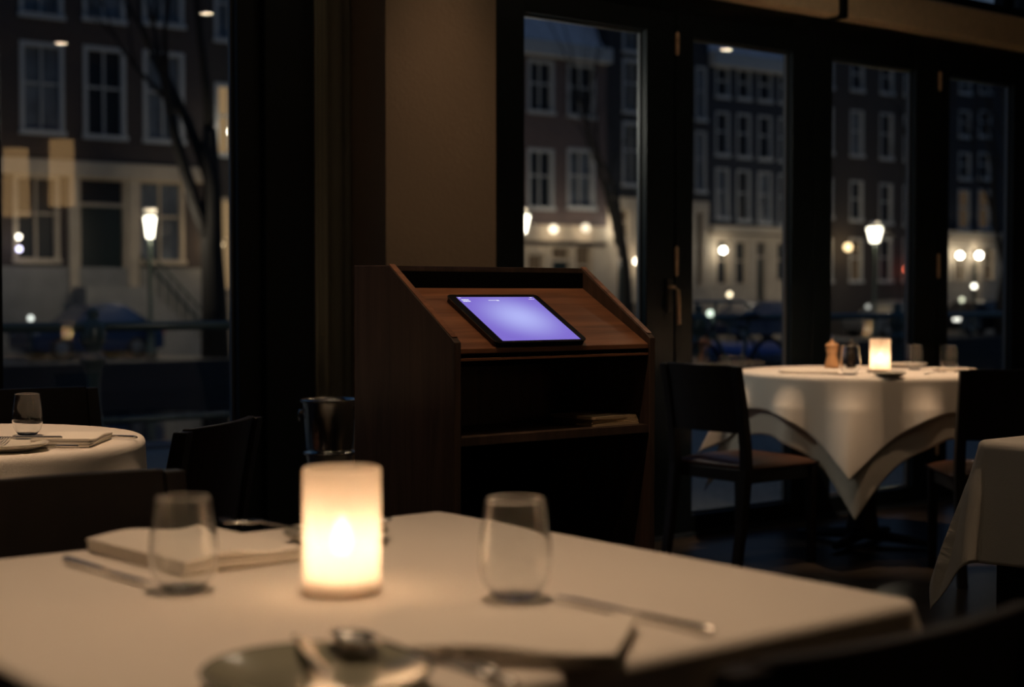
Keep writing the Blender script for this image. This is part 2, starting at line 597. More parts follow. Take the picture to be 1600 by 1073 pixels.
# ------------------------------------------------------------------ wall lamps on the back wall
def sconce(x, z, label, e):
    t = thing('wall_lamp', label, 'wall lamp', (x, Y0, z), 0, 'wall lamps on the back wall')
    MB().lathe([(0.0, 0.0), (0.05, 0.0), (0.05, 0.012), (0.0, 0.018)], 20).build('wall_plate', M_BRONZE, t, smooth=True, rot=(-PI / 2, 0, 0))
    MB().tube([(0, 0.01, 0), (0, 0.12, 0), (0, 0.14, 0.05)], 0.008, 8).build('arm', M_BRONZE, t, smooth=True)
    MB().lathe([(0.125, -0.22), (0.11, 0.42)], 32, (0, 0.14, 0), cap=False).build('lamp_shade', emit('warm_lamp_shade', (1.0, 0.56, 0.22), e), t, smooth=True, solid=0.003)
    return t
sconce(5.92, 2.16, 'fabric wall lamp glowing warmly on the back wall, left one', 2.2)
sconce(5.47, 2.05, 'fabric wall lamp glowing warmly on the back wall, right one', 2.2)

# ------------------------------------------------------------------ tablecloths
def cloth(name, half, shape, r, m, z=0.75, angle=0.0, n=120, flare=0.06, foldk=12, fold=0.30, corner=0.45, seed=0, phase=0.0, parent=None, lift=0.0, e=0.014, rc=0.03):
    """a square cloth of half-size `half` laid over a round (r) or rectangular (r=(a,b)) top"""
    rnd = random.Random(seed)
    ph = [rnd.uniform(0, 6.28) for _ in range(6)]
    vs, fs = [], []
    ca, sa = math.cos(angle), math.sin(angle)
    for i in range(n + 1):
        for j in range(n + 1):
            u = -half + 2 * half * i / n
            v = -half + 2 * half * j / n
            if shape == 'round':
                rho = math.hypot(u, v)
                d = rho - (r - e)
                if rho < 1e-9:
                    nx, ny = 1, 0
                else:
                    nx, ny = u / rho, v / rho
                bx, by = nx * (r - e), ny * (r - e)
                phi = math.atan2(v, u)
                w = (0.5 + 0.5 * math.cos(foldk * (phi - PI / 4) + phase)) ** 1.6
                w2 = 0.5 + 0.5 * math.sin(5 * phi + ph[0]) * math.sin(3 * phi + ph[1])
                cn = abs(math.sin(2 * phi)) ** 6
                off = lambda dd: dd * (flare + fold * w * (0.45 + 0.55 * w2) * min(1, dd / 0.12) + 0.10 * cn)
            else:
                a, b = r[0] - e, r[1] - e
                qx, qy = abs(u) - (a - rc), abs(v) - (b - rc)
                mx, my = max(qx, 0), max(qy, 0)
                l = math.hypot(mx, my)
                d = l - rc if l > 0 else -1
                sx = 1 if u >= 0 else -1
                sy = 1 if v >= 0 else -1
                if l > 0:
                    nx, ny = sx * mx / l, sy * my / l
                else:
                    nx, ny = 1, 0
                bx = sx * (min(abs(u), a - rc)) + nx * rc
                by = sy * (min(abs(v), b - rc)) + ny * rc
                cn = (2 * abs(nx * ny)) ** 0.8
                t = u if abs(ny) > abs(nx) else v
                wv = 0.5 + 0.5 * math.sin(t * 13 + ph[0]) * math.cos(t * 5 + ph[1])
                off = lambda dd: dd * (flare + 0.10 * wv * min(1, dd / 0.1) + corner * cn)
            if d <= 0:
                x, y, zz = u, v, 0.0
            else:
                if d < e * PI / 2:
                    o_, zz = e * math.sin(d / e), -e * (1 - math.cos(d / e))
                else:
                    dd = d - e * PI / 2
                    o = off(dd)
                    o_ = e + o
                    sl = min(0.9, o / max(dd, 1e-6))
                    zz = -e - dd * math.sqrt(max(0.05, 1 - sl * sl))
                    zz += 0.004 * math.sin(9 * (u + v) + ph[2]) * min(1, dd / 0.2)
                x, y = bx + nx * o_, by + ny * o_
            vs.append((x * ca - y * sa, x * sa + y * ca, zz + z + lift))
    for i in range(n):
        for j in range(n):
            a = i * (n + 1) + j
            fs.append((a, a + 1, a + n + 2, a + n + 1))
    return MB().add(vs, fs).build(name, m, parent, smooth=True, solid=0.0016)

TT = 0.7475        # wooden table tops end just under their cloths

def round_table(x, y, r, label):
    t = thing('round_table', label, 'table', (x, y, 0))
    MB().lathe([(0.0, 0.715), (r - 0.035, 0.715), (r - 0.02, 0.725), (r - 0.02, TT - 0.004), (r - 0.024, TT), (0.0, TT)], 48).build('tabletop', M_CHAIR, t)
    MB().lathe([(0.0, 0.03), (0.075, 0.03), (0.07, 0.08), (0.062, 0.12), (0.062, 0.66), (0.12, 0.712), (0.0, 0.712)], 24).build('pedestal', M_CHAIR, t, smooth=True)
    b = MB()
    for k in range(4):
        a = k * PI / 2 + 0.3
        b.tube([(0, 0, 0.045), (0.30 * math.cos(a), 0.30 * math.sin(a), 0.022)], [0.04, 0.02], 8, 0.7)
    b.build('foot', M_CHAIR, t)
    return t

def square_table(x, y, s, label):
    t = thing('square_table', label, 'table', (x, y, 0))
    h = s / 2 - 0.02
    MB().box(-h, h, -h, h, 0.715, TT).build('tabletop', M_CHAIR, t, bevel=0.006)
    for sx in (-1, 1):
        for sy in (-1, 1):
            cx, cy = sx * (h - 0.05), sy * (h - 0.05)
            MB().beam((cx, cy, 0), (cx, cy, 0.714), 0.055, 0.055).build('leg', M_CHAIR, t, bevel=0.004)
    return t

# foreground square table
square_table(0.965, 1.494, 0.9, 'square dining table in the foreground carrying the large blurred candle')
cl = cloth('tablecloth', 0.455 + 0.26, 'rect', (0.455, 0.455), M_CLOTH, n=190, seed=3, corner=0.24, e=0.008, rc=0.016)
cl.location = (0.965, 1.494, 0)
tag(cl, 'cream cloth spread over the foreground table, brightly lit by its candle', 'tablecloth')
# left round table
LT = (1.195, 3.63)
round_table(LT[0], LT[1], 0.47, 'small round table by the left window under a white cloth')
cl = cloth('tablecloth', 0.63, 'round', 0.47, M_CLOTH, angle=0.72, seed=5, foldk=8, fold=0.24, flare=0.03, n=130)
cl.location = (LT[0], LT[1], 0)
tag(cl, 'white cloth on the small round table by the left window', 'tablecloth')
# right round table with two cloths
RT = (5.41, 4.28)
round_table(RT[0], RT[1], 0.53, 'round table by the glass doors carrying the pepper mills and candle')
u_ = cloth('under_tablecloth', 0.775, 'round', 0.53, M_CLOTH2, angle=-0.16, seed=8, foldk=12, fold=0.22, flare=0.02, n=140, lift=-0.0008)
u_.location = (RT[0], RT[1], 0)
tag(u_, 'darker beige under cloth whose long point hangs lowest on the right round table', 'tablecloth', 'cloths on the right round table')
u_ = cloth('tablecloth', 0.69, 'round', 0.545, M_CLOTH, angle=-0.19, seed=9, foldk=12, fold=0.42, flare=0.04, n=150, lift=0.0045)
u_.location = (RT[0], RT[1], 0)
tag(u_, 'upper white cloth with V-shaped folds on the round table by the doors', 'tablecloth', 'cloths on the right round table')
# lower-right square table
QT = (3.525, 1.67)
square_table(QT[0], QT[1], 0.9, 'square table cut off at the lower right edge under a linen cloth')
cl = cloth('tablecloth', 0.45 + 0.275, 'rect', (0.45, 0.45), M_CLOTH, n=150, seed=11, corner=0.20, flare=0.03)
cl.location = (QT[0], QT[1], 0)
tag(cl, 'beige linen cloth with a hanging corner on the table at lower right', 'tablecloth')
# the two tables of the room that only show as candle glows in the glass
B1, B2 = (4.40, -0.70), (9.82, 2.13)
for P, lab in ((B1, 'behind the viewer'), (B2, 'in the far right of the room')):
    round_table(P[0], P[1], 0.47, 'round table ' + lab)
    cl = cloth('tablecloth', 0.70, 'round', 0.47, M_CLOTH, angle=0.35, seed=5, foldk=8, fold=0.26, n=60)
    cl.location = (P[0], P[1], 0)
    tag(cl, 'white cloth on the round table ' + lab, 'tablecloth')

# ------------------------------------------------------------------ candle lights
def candle(x, y, label, power, z=0.7525, fl=40):
    t = thing('candle_holder', label, 'candle', (x, y, z), 0, 'frosted candle holders on the tables')
    R_, H_ = 0.0445, 0.142
    MB().lathe([(0.0, 0.0), (R_ - 0.003, 0.0), (R_, 0.003), (R_, H_ - 0.003), (R_ - 0.0015, H_), (R_ - 0.0045, H_), (R_ - 0.005, H_ - 0.004),
                (R_ - 0.005, 0.008), (0.0, 0.006)], 48).build('glass_shade', M_FROST, t, smooth=True)
    MB().lathe([(0.0, 0.009), (0.037, 0.009), (0.037, 0.019), (0.030, 0.023), (0.0, 0.023)], 24).build('candle_wax', M_WAX, t)
    MB().tube([(0, 0, 0.022), (0, 0, 0.046)], 0.0012, 6).build('wick', M_BLACKPL, t)
    MB().lathe([(0.0, 0.042), (0.008, 0.047), (0.0115, 0.057), (0.0105, 0.067), (0.006, 0.079), (0.0, 0.088)], 16).build('flame', emit('candle_flame_%d' % fl, (1.0, 0.78, 0.50), fl), t, smooth=True)
    point('candle_light', (0, 0, 0.066), power, CANDLE, 0.012, t)
    return t
candle(0.935, 1.473, 'large frosted glass candle holder glowing on the foreground table', 3.1)
candle(5.37, 4.16, 'frosted glass candle holder glowing on the right round table', 3.2, 0.757)
candle(B1[0], B1[1], 'frosted candle holder behind the viewer, seen as a glow in the left window', 45.0, fl=150)
candle(B2[0], B2[1], 'frosted candle holder far right, seen as a glow in a door pane', 55.0, fl=150)

# ------------------------------------------------------------------ tumblers
def tumbler(loc, label, s=1.0, bulge=1.0, group='stemless glasses on the tables'):
    rb, rm, rt_, h = 0.024 * s, 0.0385 * s * bulge, 0.0315 * s, 0.108 * s
    def rad(z):                      # outer radius by height
        ks = [(0.003, rb), (0.018 * s, rm * 0.9), (0.032 * s, rm * 0.985), (0.045 * s, rm), (0.065 * s, rm * 0.97), (0.085 * s, rm * 0.9), (h, rt_)]
        n = len(ks)
        for q in range(n - 1):
            if z <= ks[q + 1][0] or q == n - 2:
                (z0, r0), (z1, r1) = ks[q], ks[q + 1]
                m0 = (r1 - ks[q - 1][1]) / (z1 - ks[q - 1][0]) if q > 0 else (r1 - r0) / (z1 - z0)
                m1 = (ks[q + 2][1] - r0) / (ks[q + 2][0] - z0) if q < n - 2 else (r1 - r0) / (z1 - z0)
                u = (z - z0) / (z1 - z0)
                d = z1 - z0
                return (2 * u**3 - 3 * u**2 + 1) * r0 + (u**3 - 2 * u**2 + u) * d * m0 + (-2 * u**3 + 3 * u**2) * r1 + (u**3 - u**2) * d * m1
    t = 0.0012
    zs_ = [0.003 + (h - 0.0008 - 0.003) * k / 30 for k in range(31)]
    out = [(0.0, 0.0), (rb * 0.7, 0.0), (rb * 0.86, 0.0003), (rb * 0.95, 0.0012)] + [(rad(q), q) for q in zs_]
    rim = [(rt_ - 0.0001, h - 0.0003), (rt_ - 0.0006, h), (rt_ - 0.0011, h - 0.0003)]
    zi = [0.0065 + (h - 0.0008 - 0.0065) * k / 30 for k in range(31)]
    inn = [(rad(q) - t, q) for q in reversed(zi)] + [(rad(0.0065) - t - 0.0012, 0.0052), (rb * 0.8, 0.0043), (rb * 0.6, 0.0040), (0.0, 0.0040)]
    out = out + rim
    o = MB().lathe(out + inn, 56).build('water_glass', M_TUMB, smooth=True, loc=loc)
    return tag(o, label, 'glass', group)
TZ = 0.7522
tumbler((0.800, 1.596, TZ), 'empty blurred stemless glass left of the big candle on the foreground table', 1.0)
tumbler((1.066, 1.322, TZ), 'empty blurred stemless glass right of the big candle on the foreground table', 1.04)
tumbler((1.398, 3.603, TZ), 'empty stemless glass on the small round table by the left window', 0.93)
tumbler((5.082, 4.09, 0.7567), 'stemless glass beside the pepper mills, leftmost on the right round table', 1.12)
tumbler((5.644, 4.184, 0.7567), 'stemless glass just right of the candle on the right round table', 1.02)
tumbler((5.77, 4.09, 0.7567), 'stemless glass rightmost on the right round table, just above the chair back', 1.0)

# ------------------------------------------------------------------ pepper mills
def mill(loc, label, m, s=1.0):
    t = thing('pepper_mill', label, 'pepper mill', loc, 0, 'mills on the right round table')
    MB().lathe([(0.0, 0.0), (0.027 * s, 0.0), (0.028 * s, 0.006), (0.026 * s, 0.02), (0.021 * s, 0.045), (0.0185 * s, 0.06), (0.021 * s, 0.074), (0.025 * s, 0.084), (0.022 * s, 0.090), (0.0, 0.091)], 28).build('body', m, t, smooth=True)
    MB().lathe([(0.0, 0.0905), (0.021 * s, 0.0915), (0.0255 * s, 0.098), (0.024 * s, 0.107), (0.014 * s, 0.114), (0.006 * s, 0.116), (0.0075 * s, 0.120), (0.006 * s, 0.126), (0.0, 0.128)], 28).build('head', m, t, smooth=True)
    MB().lathe([(0.0, 0.1275), (0.005, 0.128), (0.006, 0.131), (0.004, 0.135), (0.0, 0.136)], 14).build('knob', M_STEEL, t, smooth=True)
    return t
mill((5.50, 4.53, 0.757), 'pale beech pepper mill standing on the right round table', M_MILL, 1.2)
mill((5.60, 4.50, 0.757), 'dark pepper mill right behind the pale beech one', M_MILLD, 1.15)

# ------------------------------------------------------------------ napkins, plates, cutlery
def napkin(loc, w, l, h, rz, label, layers=3):
    b = MB()
    nx, ny = 18, 12
    rnd = random.Random(int(loc[0] * 997 + loc[1] * 131))
    p1, p2 = rnd.uniform(0, 6), rnd.uniform(0, 6)
    for k in range(layers):
        za, zb = h * k / layers, h * (k + 0.94) / layers
        dw = rnd.uniform(-0.004, 0.004)
        rings = []
        th = (zb - za) / 2
        for i in range(nx + 1):
            x = -w / 2 + w * i / nx
            lift = 0.0018 * math.sin(x * 40 + p1) * k
            ring = []
            prof = []
            L = l / 2 + dw
            for q in range(7):
                a = -PI / 2 + PI * q / 6
                prof.append((L - th + th * math.cos(a), th + th * math.sin(a)))
            for q in range(7):
                a = PI / 2 + PI * q / 6
                prof.append((-L + th + th * math.cos(a), th + th * math.sin(a)))
            for (yy, zz) in prof:
                ring.append((x + 0.001 * math.sin(yy * 60 + k), yy, za + zz + lift * (0.3 + abs(yy) * 3)))
            rings.append(ring)
        b.loft(rings)
    o = b.build('napkin', M_NAPK, smooth=False, loc=loc, rot=(0, 0, rz), bevel=0.001)
    for p in o.data.polygons:
        p.use_smooth = len(p.vertices) == 4
    return tag(o, label, 'napkin', 'folded napkins on the tables')
NZ = 0.7525
napkin((0.915, 1.800, NZ), 0.17, 0.25, 0.020, 0.06, 'thick folded napkin behind the left glass on the foreground table', 4)
napkin((0.912, 1.157, NZ), 0.25, 0.17, 0.018, -0.87, 'folded napkin at the near right of the foreground table')
napkin((1.405, 3.350, NZ), 0.22, 0.125, 0.018, 0.93, 'folded napkin beside the plate on the left round table')
napkin((5.08, 4.31, 0.757), 0.18, 0.24, 0.014, 0.75, 'folded napkin at the left end of the right round table')
napkin((5.70, 4.02, 0.757), 0.12, 0.16, 0.012, 0.9, 'folded napkin near the chair back on the right round table')

def plate(loc, r, label, m=M_PLATE, cat='plate'):
    o = MB().lathe([(0.0, 0.0), (r * 0.6, 0.0), (r * 0.66, 0.003), (r * 0.97, 0.013), (r, 0.016), (r * 0.985, 0.018), (r * 0.94, 0.0165), (r * 0.66, 0.0075), (r * 0.55, 0.0055), (0.0, 0.0052)], 48).build('plate', m, smooth=True, loc=loc)
    return tag(o, label, cat, 'plates on the tables')
plate((1.225, 3.275, NZ), 0.088, 'white side plate with a fork across on the left round table')
plate((5.10, 3.905, 0.757), 0.07, 'small dark plate in front of the candle on the right round table', M_DPLATE)
plate((6.02 - 0.18, 4.38, 0.757), 0.10, 'white plate behind the rightmost glass on the right round table')
plate((0.690, 1.128, NZ), 0.10, 'greenish glazed side plate at the bottom middle of the foreground table', mat('celadon_glaze', (0.27, 0.27, 0.21), 0.12, coat=0.5))
plate((1.117, 1.775, NZ), 0.072, 'small dark dish half hidden behind the large candle', M_DPLATE, 'dish')

def knife(loc, rz, label, s=1.0, tilt=0.0):
    b = MB()
    b.tube([(-0.105 * s, 0, 0.004), (-0.10 * s, 0, 0.0045), (-0.03 * s, 0, 0.0045), (0.0, 0, 0.004)], [0.003, 0.0055, 0.0042, 0.0035], 10, 0.7)
    b.prism([(0.0, -0.004), (0.02 * s, -0.0075), (0.08 * s, -0.008), (0.105 * s, 0.0), (0.10 * s, 0.0035), (0.0, 0.0035)], 'Z', 0.0030, 0.0046)
    o = b.build('knife', M_CUT, loc=loc, rot=(0, tilt, rz), smooth=False)
    return tag(o, label, 'knife', 'knives on the tables')

def fork(loc, rz, label, s=1.0, tilt=0.0):
    b = MB()
    b.tube([(-0.10 * s, 0, 0.003), (-0.09 * s, 0, 0.004), (-0.03 * s, 0, 0.006), (0.02 * s, 0, 0.010), (0.04 * s, 0, 0.009)], [0.004, 0.006, 0.003, 0.003, 0.005], 10, 0.5)
    b.prism([(0.035 * s, -0.004), (0.045 * s, -0.010), (0.055 * s, -0.011), (0.055 * s, 0.011), (0.045 * s, 0.010), (0.035 * s, 0.004)], 'Z', 0.006, 0.008)
    for k in range(4):
        y = -0.0093 + k * 0.0062
        b.tube([(0.053 * s, y, 0.007), (0.08 * s, y, 0.0045), (0.097 * s, y, 0.009)], [0.0018, 0.0017, 0.0009], 6, 0.7)
    o = b.build('fork', M_CUT, loc=loc, rot=(0, tilt, rz), smooth=True)
    return tag(o, label, 'fork', 'forks on the tables')

def spoon(loc, rz, label, s=1.0):
    b = MB()
    b.tube([(-0.10 * s, 0, 0.003), (-0.09 * s, 0, 0.004), (-0.03 * s, 0, 0.006), (0.03 * s, 0, 0.012), (0.05 * s, 0, 0.010)], [0.004, 0.006, 0.003, 0.003, 0.004], 10, 0.5)
    n, mrings = 20, 6
    vs, fs = [], []
    for i in range(mrings + 1):
        q = i / mrings
        for k in range(n):
            a = 2 * PI * k / n
            vs.append((0.075 * s + 0.030 * s * q * math.cos(a), 0.019 * s * q * math.sin(a), 0.002 + 0.009 * q * q))
    for i in range(mrings):
        for k in range(n):
            fs.append((i * n + k, i * n + (k + 1) % n, (i + 1) * n + (k + 1) % n, (i + 1) * n + k))
    b.add(vs, fs)
    o = b.build('spoon', M_CUT, loc=loc, rot=(0, 0, rz), smooth=True, solid=0.0)
    d = o.modifiers.new('thick', 'SOLIDIFY')
    d.thickness = 0.0009
    return tag(o, label, 'spoon', 'spoons on the tables')

# foreground settings
knife((0.773, 1.745, 0.7535), -1.50, 'long knife lying at the left glass on the foreground table', 1.05)
fork((1.055, 1.835, 0.768), 1.9, 'fork just left behind the large candle on the foreground table', 1.0)
spoon((1.13, 1.745, 0.7685), 0.3, 'spoon resting on the dark dish behind the large candle', 0.7)
knife((1.098, 1.170, 0.7535), PI / 2 + 0.03, 'knife beyond the near right napkin on the foreground table', 1.1)
fork((0.846, 1.160, 0.7535), 1.45, 'fork with bright tines beside the near napkin on the foreground table', 1.0)
fork((0.826, 1.115, 0.7535), 1.50, 'second fork lying against the near napkin of the foreground table', 1.0)
spoon((0.768, 1.100, 0.7685), 1.70, 'spoon lying across the greenish plate at the bottom edge', 1.0)
knife((0.70, 1.155, 0.7695), 1.2, 'butter knife lying on the greenish plate at the bottom edge', 0.8)
# left table setting
fork((1.185, 3.29, 0.7665), 0.75, 'fork resting across the white plate on the left round table', 0.95)
knife((1.272, 3.345, 0.769), 2.40, 'knife lying on the plate beside the napkin on the left round table', 1.0)
knife((1.505, 3.425, 0.7535), 2.05, 'knife sticking out behind the napkin on the left round table', 1.0)
knife((1.325, 3.25, 0.7535), 2.30, 'knife nearest the viewer on the left round table', 0.5)
# right table setting
knife((4.945, 4.13, 0.758), 1.9, 'knife at the left rim of the right round table', 1.0)
knife((5.09, 3.915, 0.7755), -0.5, 'knife across the small dark plate on the right round table', 0.8)
fork((5.40, 3.90, 0.758), 0.2, 'fork between the dark plate and the chair back on the right table', 1.0)
fork((5.14, 3.99, 0.758), 2.3, 'fork near the napkin at the left of the right round table', 1.0)
knife((5.62, 3.93, 0.758), 0.4, 'knife nearest the chair back on the right round table', 0.9)

# ------------------------------------------------------------------ chairs
def make_chair(label, loc, rz):
    t = thing('dining_chair', label, 'chair', loc, rz, 'dark wooden dining chairs round the tables')
    W, Dp, SH, BH = 0.43, 0.43, 0.43, 0.81
    # seat frame
    b = MB()
    b.box(-W / 2 + 0.02, W / 2 - 0.02, 0.03, 0.05, 0.345, 0.395)
    b.box(-W / 2 + 0.02, W / 2 - 0.02, Dp - 0.03, Dp - 0.01, 0.345, 0.395)
    b.box(-W / 2 + 0.012, -W / 2 + 0.032, 0.03, Dp - 0.01, 0.345, 0.395)
    b.box(W / 2 - 0.032, W / 2 - 0.012, 0.03, Dp - 0.01, 0.345, 0.395)
    b.build('seat_frame', M_CHAIR, t, bevel=0.003)
    # cushion
    n = 14
    vs, fs = [], []
    for i in range(n + 1):
        for j in range(n + 1):
            u, v = i / n * 2 - 1, j / n * 2 - 1
            puff = (1 - abs(u) ** 5) * (1 - abs(v) ** 5)
            vs.append((u * (W / 2 + 0.002), 0.03 + (v + 1) / 2 * (Dp - 0.02), 0.412 + 0.026 * puff))
    for i in range(n):
        for j in range(n):
            a = i * (n + 1) + j
            fs.append((a, a + 1, a + n + 2, a + n + 1))
    k = len(vs)
    vs += [(x, y, 0.397) for x, y, z in vs]
    fs += [tuple(reversed([q + k for q in f])) for f in fs]
    edge = [i * (n + 1) for i in range(n + 1)] + [n * (n + 1) + j for j in range(1, n + 1)] + [i * (n + 1) + n for i in range(n - 1, -1, -1)] + [j for j in range(n - 1, 0, -1)]
    for q in range(len(edge)):
        a, c2 = edge[q], edge[(q + 1) % len(edge)]
        fs.append((a, c2, c2 + k, a + k))
    MB().add(vs, fs).build('seat', M_LEATHER, t, smooth=True)
    # rear legs run up into the back posts, leaning backwards
    for s in (-1, 1):
        x = s * (W / 2 - 0.019)
        rings = []
        for z, y, w in ((0.0, -0.045, 0.030), (0.20, -0.01, 0.036), (0.40, 0.012, 0.042), (0.50, 0.006, 0.040), (0.66, -0.018, 0.036), (BH, -0.048, 0.030)):
            rings.append([(x - 0.018, y - w / 2, z), (x + 0.018, y - w / 2, z), (x + 0.018, y + w / 2, z), (x - 0.018, y + w / 2, z)])
        MB().loft(rings).build('leg', M_CHAIR, t, bevel=0.003)
        rings = []
        for z, w in ((0.0, 0.028), (0.30, 0.036), (0.395, 0.040)):
            y = Dp - 0.03
            rings.append([(x - w / 2, y - w / 2, z), (x + w / 2, y - w / 2, z), (x + w / 2, y + w / 2, z), (x - w / 2, y + w / 2, z)])
        MB().loft(rings).build('leg', M_CHAIR, t, bevel=0.003)
    # slightly hollow back panel
    n = 10
    vs, fs = [], []
    for side in (0, 1):
        for i in range(n + 1):
            u = i / n * 2 - 1
            for z, y in ((0.545, -0.001), (0.66, -0.018), (0.74, -0.032), (BH + 0.004, -0.047)):
                vs.append((u * (W / 2 - 0.036), y - 0.020 * (1 - u * u) + (0.009 if side else -0.009), z))
    m4 = 4
    for i in range(n):
        for j in range(3):
            a = i * m4 + j
            fs.append((a, a + 1, a + m4 + 1, a + m4))
            q = a + (n + 1) * m4
            fs.append((q, q + m4, q + m4 + 1, q + 1))
    o2 = (n + 1) * m4
    for i in range(n):
        fs.append((i * m4, (i + 1) * m4, (i + 1) * m4 + o2, i * m4 + o2))
        fs.append((i * m4 + 3, i * m4 + 3 + o2, (i + 1) * m4 + 3 + o2, (i + 1) * m4 + 3))
    for j in range(3):
        fs.append((j, j + o2, j + 1 + o2, j + 1))
        fs.append((n * m4 + j, n * m4 + j + 1, n * m4 + j + 1 + o2, n * m4 + j + o2))
    MB().add(vs, fs).build('backrest', M_CHAIR, t, bevel=0.003)
    return t
G = 'dark wooden dining chairs round the tables'
ch0 = make_chair('dark chair with a brown leather seat, left of the candlelit round table', (4.47, 4.31, 0), -PI / 2)
dup(ch0, (5.04, 3.29, 0), -TH - 0.02, 'dark chair seen from behind, in front of the right side of the round table', G)
dup(ch0, (1.71, 4.36, 0), PI, 'dark chair on the window side of the small left table, behind its glass', G)
dup(ch0, (1.555, 3.02, 0), 0.688, 'black chair with a slanting back between the left table and the dark post', G)
dup(ch0, (0.91, 2.20, 0), PI, 'blurred dark chair back at the far left side of the foreground table', G)
dup(ch0, (1.045, 0.83, 0), 0.0, 'black out-of-focus chair back in the bottom right corner', G)

# ------------------------------------------------------------------ host stand (lectern)
LX0, LX1, LY0, LY1 = 1.940, 2.530, 2.612, 3.001
lec = thing('host_stand', 'dark walnut host stand with open shelves and a sloping top', 'lectern', (LX0, LY0, 0))
def lside(xa, xb):
    prof = [(0, 0), (LY1 - LY0, 0), (LY1 - LY0, 1.157), (0.245, 1.155), (0.012, 0.998), (0, 0.988)]
    return MB().prism(prof, 'X', xa, xb).build('side_panel', M_LECT, lec, bevel=0.002)
lside(0, 0.018)
lside(LX1 - LX0 - 0.018, LX1 - LX0)
W_ = LX1 - LX0
# reddish edging on the slopes
for xa in (0.0015, W_ - 0.0165):
    e_ = MB()
    n_ = Vector((0, -0.157, 0.233)).normalized()
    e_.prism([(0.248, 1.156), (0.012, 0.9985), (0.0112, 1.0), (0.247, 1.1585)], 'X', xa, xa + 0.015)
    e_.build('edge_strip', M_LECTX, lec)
MB().box(0.0185, W_ - 0.0185, 0.245, 0.263, 0.75, 1.155).build('back_board', M_LECT, lec, bevel=0.001)
MB().box(0.0185, W_ - 0.0185, LY1 - LY0 - 0.018, LY1 - LY0, 0.02, 1.155).build('back_panel', M_LECT, lec, bevel=0.001)
MB().box(0.0185, W_ - 0.0185, 0.2635, LY1 - LY0 - 0.0185, 1.137, 1.155).build('top_rail', M_LECT, lec, bevel=0.001)
# near-black strip standing in for the shade of the recess behind the board
MB().box(0.0185, W_ - 0.0185, 0.2385, 0.2445, 1.095, 1.143).build('recess_shade_strip', M_LECTIN, lec)
SL = math.atan2(1.106 - 0.974, 0.236)
bt = 0.012
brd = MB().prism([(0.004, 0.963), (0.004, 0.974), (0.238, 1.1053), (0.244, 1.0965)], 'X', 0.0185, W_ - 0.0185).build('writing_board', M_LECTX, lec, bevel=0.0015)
MB().box(0.0185, W_ - 0.0185, 0.018, 0.030, 0.935, 0.962).build('gap_shade_strip', M_LECTIN, lec)  # near-black strip for the shade in the gap under the board
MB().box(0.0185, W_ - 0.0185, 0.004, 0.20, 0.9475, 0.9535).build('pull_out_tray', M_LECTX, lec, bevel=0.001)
MB().box(0.0185, W_ - 0.0185, 0.002, LY1 - LY0 - 0.0185, 0.765, 0.785).build('shelf', M_LECT, lec, bevel=0.0015)
MB().box(0.0185, W_ - 0.0185, 0.002, LY1 - LY0 - 0.0185, 0.30, 0.32).build('shelf', M_LECT, lec, bevel=0.0015)
MB().box(0.0185, W_ - 0.0185, LY1 - LY0 - 0.026, LY1 - LY0 - 0.0185, 0.33, 1.09).build('inner_shade_sheet', M_LECTIN, lec)  # near-black sheet giving the open compartments their shade by colour
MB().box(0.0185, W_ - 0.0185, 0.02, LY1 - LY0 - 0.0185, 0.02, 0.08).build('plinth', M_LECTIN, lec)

# tablet on the sloping board
tab = thing('tablet', 'black tablet with a glowing violet screen lying on the host stand', 'tablet',
            (2.183, 2.617, 0.9758), 0)
tl = MB()
TW, TL_, Tt = 0.264, 0.209, 0.014
tab.rotation_euler = (SL, 0, 0)
# local: x width, y up the slope, z off the board
def rrect(w, l, r, n=6):
    pts = []
    for cx, cy, a0 in ((w / 2 - r, r, -PI / 2), (w / 2 - r, l - r, 0), (-w / 2 + r, l - r, PI / 2), (-w / 2 + r, r, PI)):
        for k in range(n + 1):
            a = a0 + PI / 2 * k / n
            pts.append((cx + r * math.cos(a), cy + r * math.sin(a)))
    return pts
MB().prism([(x * 0.985, y) for x, y in rrect(TW, TL_, 0.012)], 'Z', 0.0, 0.008).build('case', M_BLACKPL, tab)
MB().prism(rrect(TW, TL_, 0.012), 'Z', 0.0085, 0.0142).build('body', M_BLACKPL, tab, bevel=0.0008)
rim = MB()
pts = rrect(TW + 0.0012, TL_ + 0.0012, 0.0125)
rim.tube([(x, y - 0.0006, 0.0125) for x, y in pts] + [(pts[0][0], pts[0][1] - 0.0006, 0.0125)], 0.0007, 6)
rim.build('metal_rim', mat('rim_metal', (0.75, 0.73, 0.68), 0.25, 1.0), tab)
scr = bpy.data.materials.new('violet_screen')
scr.use_nodes = True
nt = scr.node_tree
nt.nodes.clear()
o_ = nt.nodes.new('ShaderNodeOutputMaterial')
em = nt.nodes.new('ShaderNodeEmission')
tc = nt.nodes.new('ShaderNodeTexCoord')
mp = nt.nodes.new('ShaderNodeMapping')
mp.inputs['Location'].default_value = (-0.06, -0.88, 0)
mp.inputs['Scale'].default_value = (7.5, 8.5, 0)
gr = nt.nodes.new('ShaderNodeTexGradient')
gr.gradient_type = 'SPHERICAL'
rp = nt.nodes.new('ShaderNodeValToRGB')
rp.color_ramp.elements[0].color = (0.215, 0.155, 0.62, 1)
rp.color_ramp.elements[1].color = (0.44, 0.46, 0.92, 1)
rp.color_ramp.interpolation = 'EASE'
nt.links.new(tc.outputs['Object'], mp.inputs[0])
nt.links.new(mp.outputs[0], gr.inputs[0])
nt.links.new(gr.outputs['Fac'], rp.inputs[0])
nt.links.new(rp.outputs[0], em.inputs['Color'])
em.inputs['Strength'].default_value = 1.0
nt.links.new(em.outputs[0], o_.inputs['Surface'])
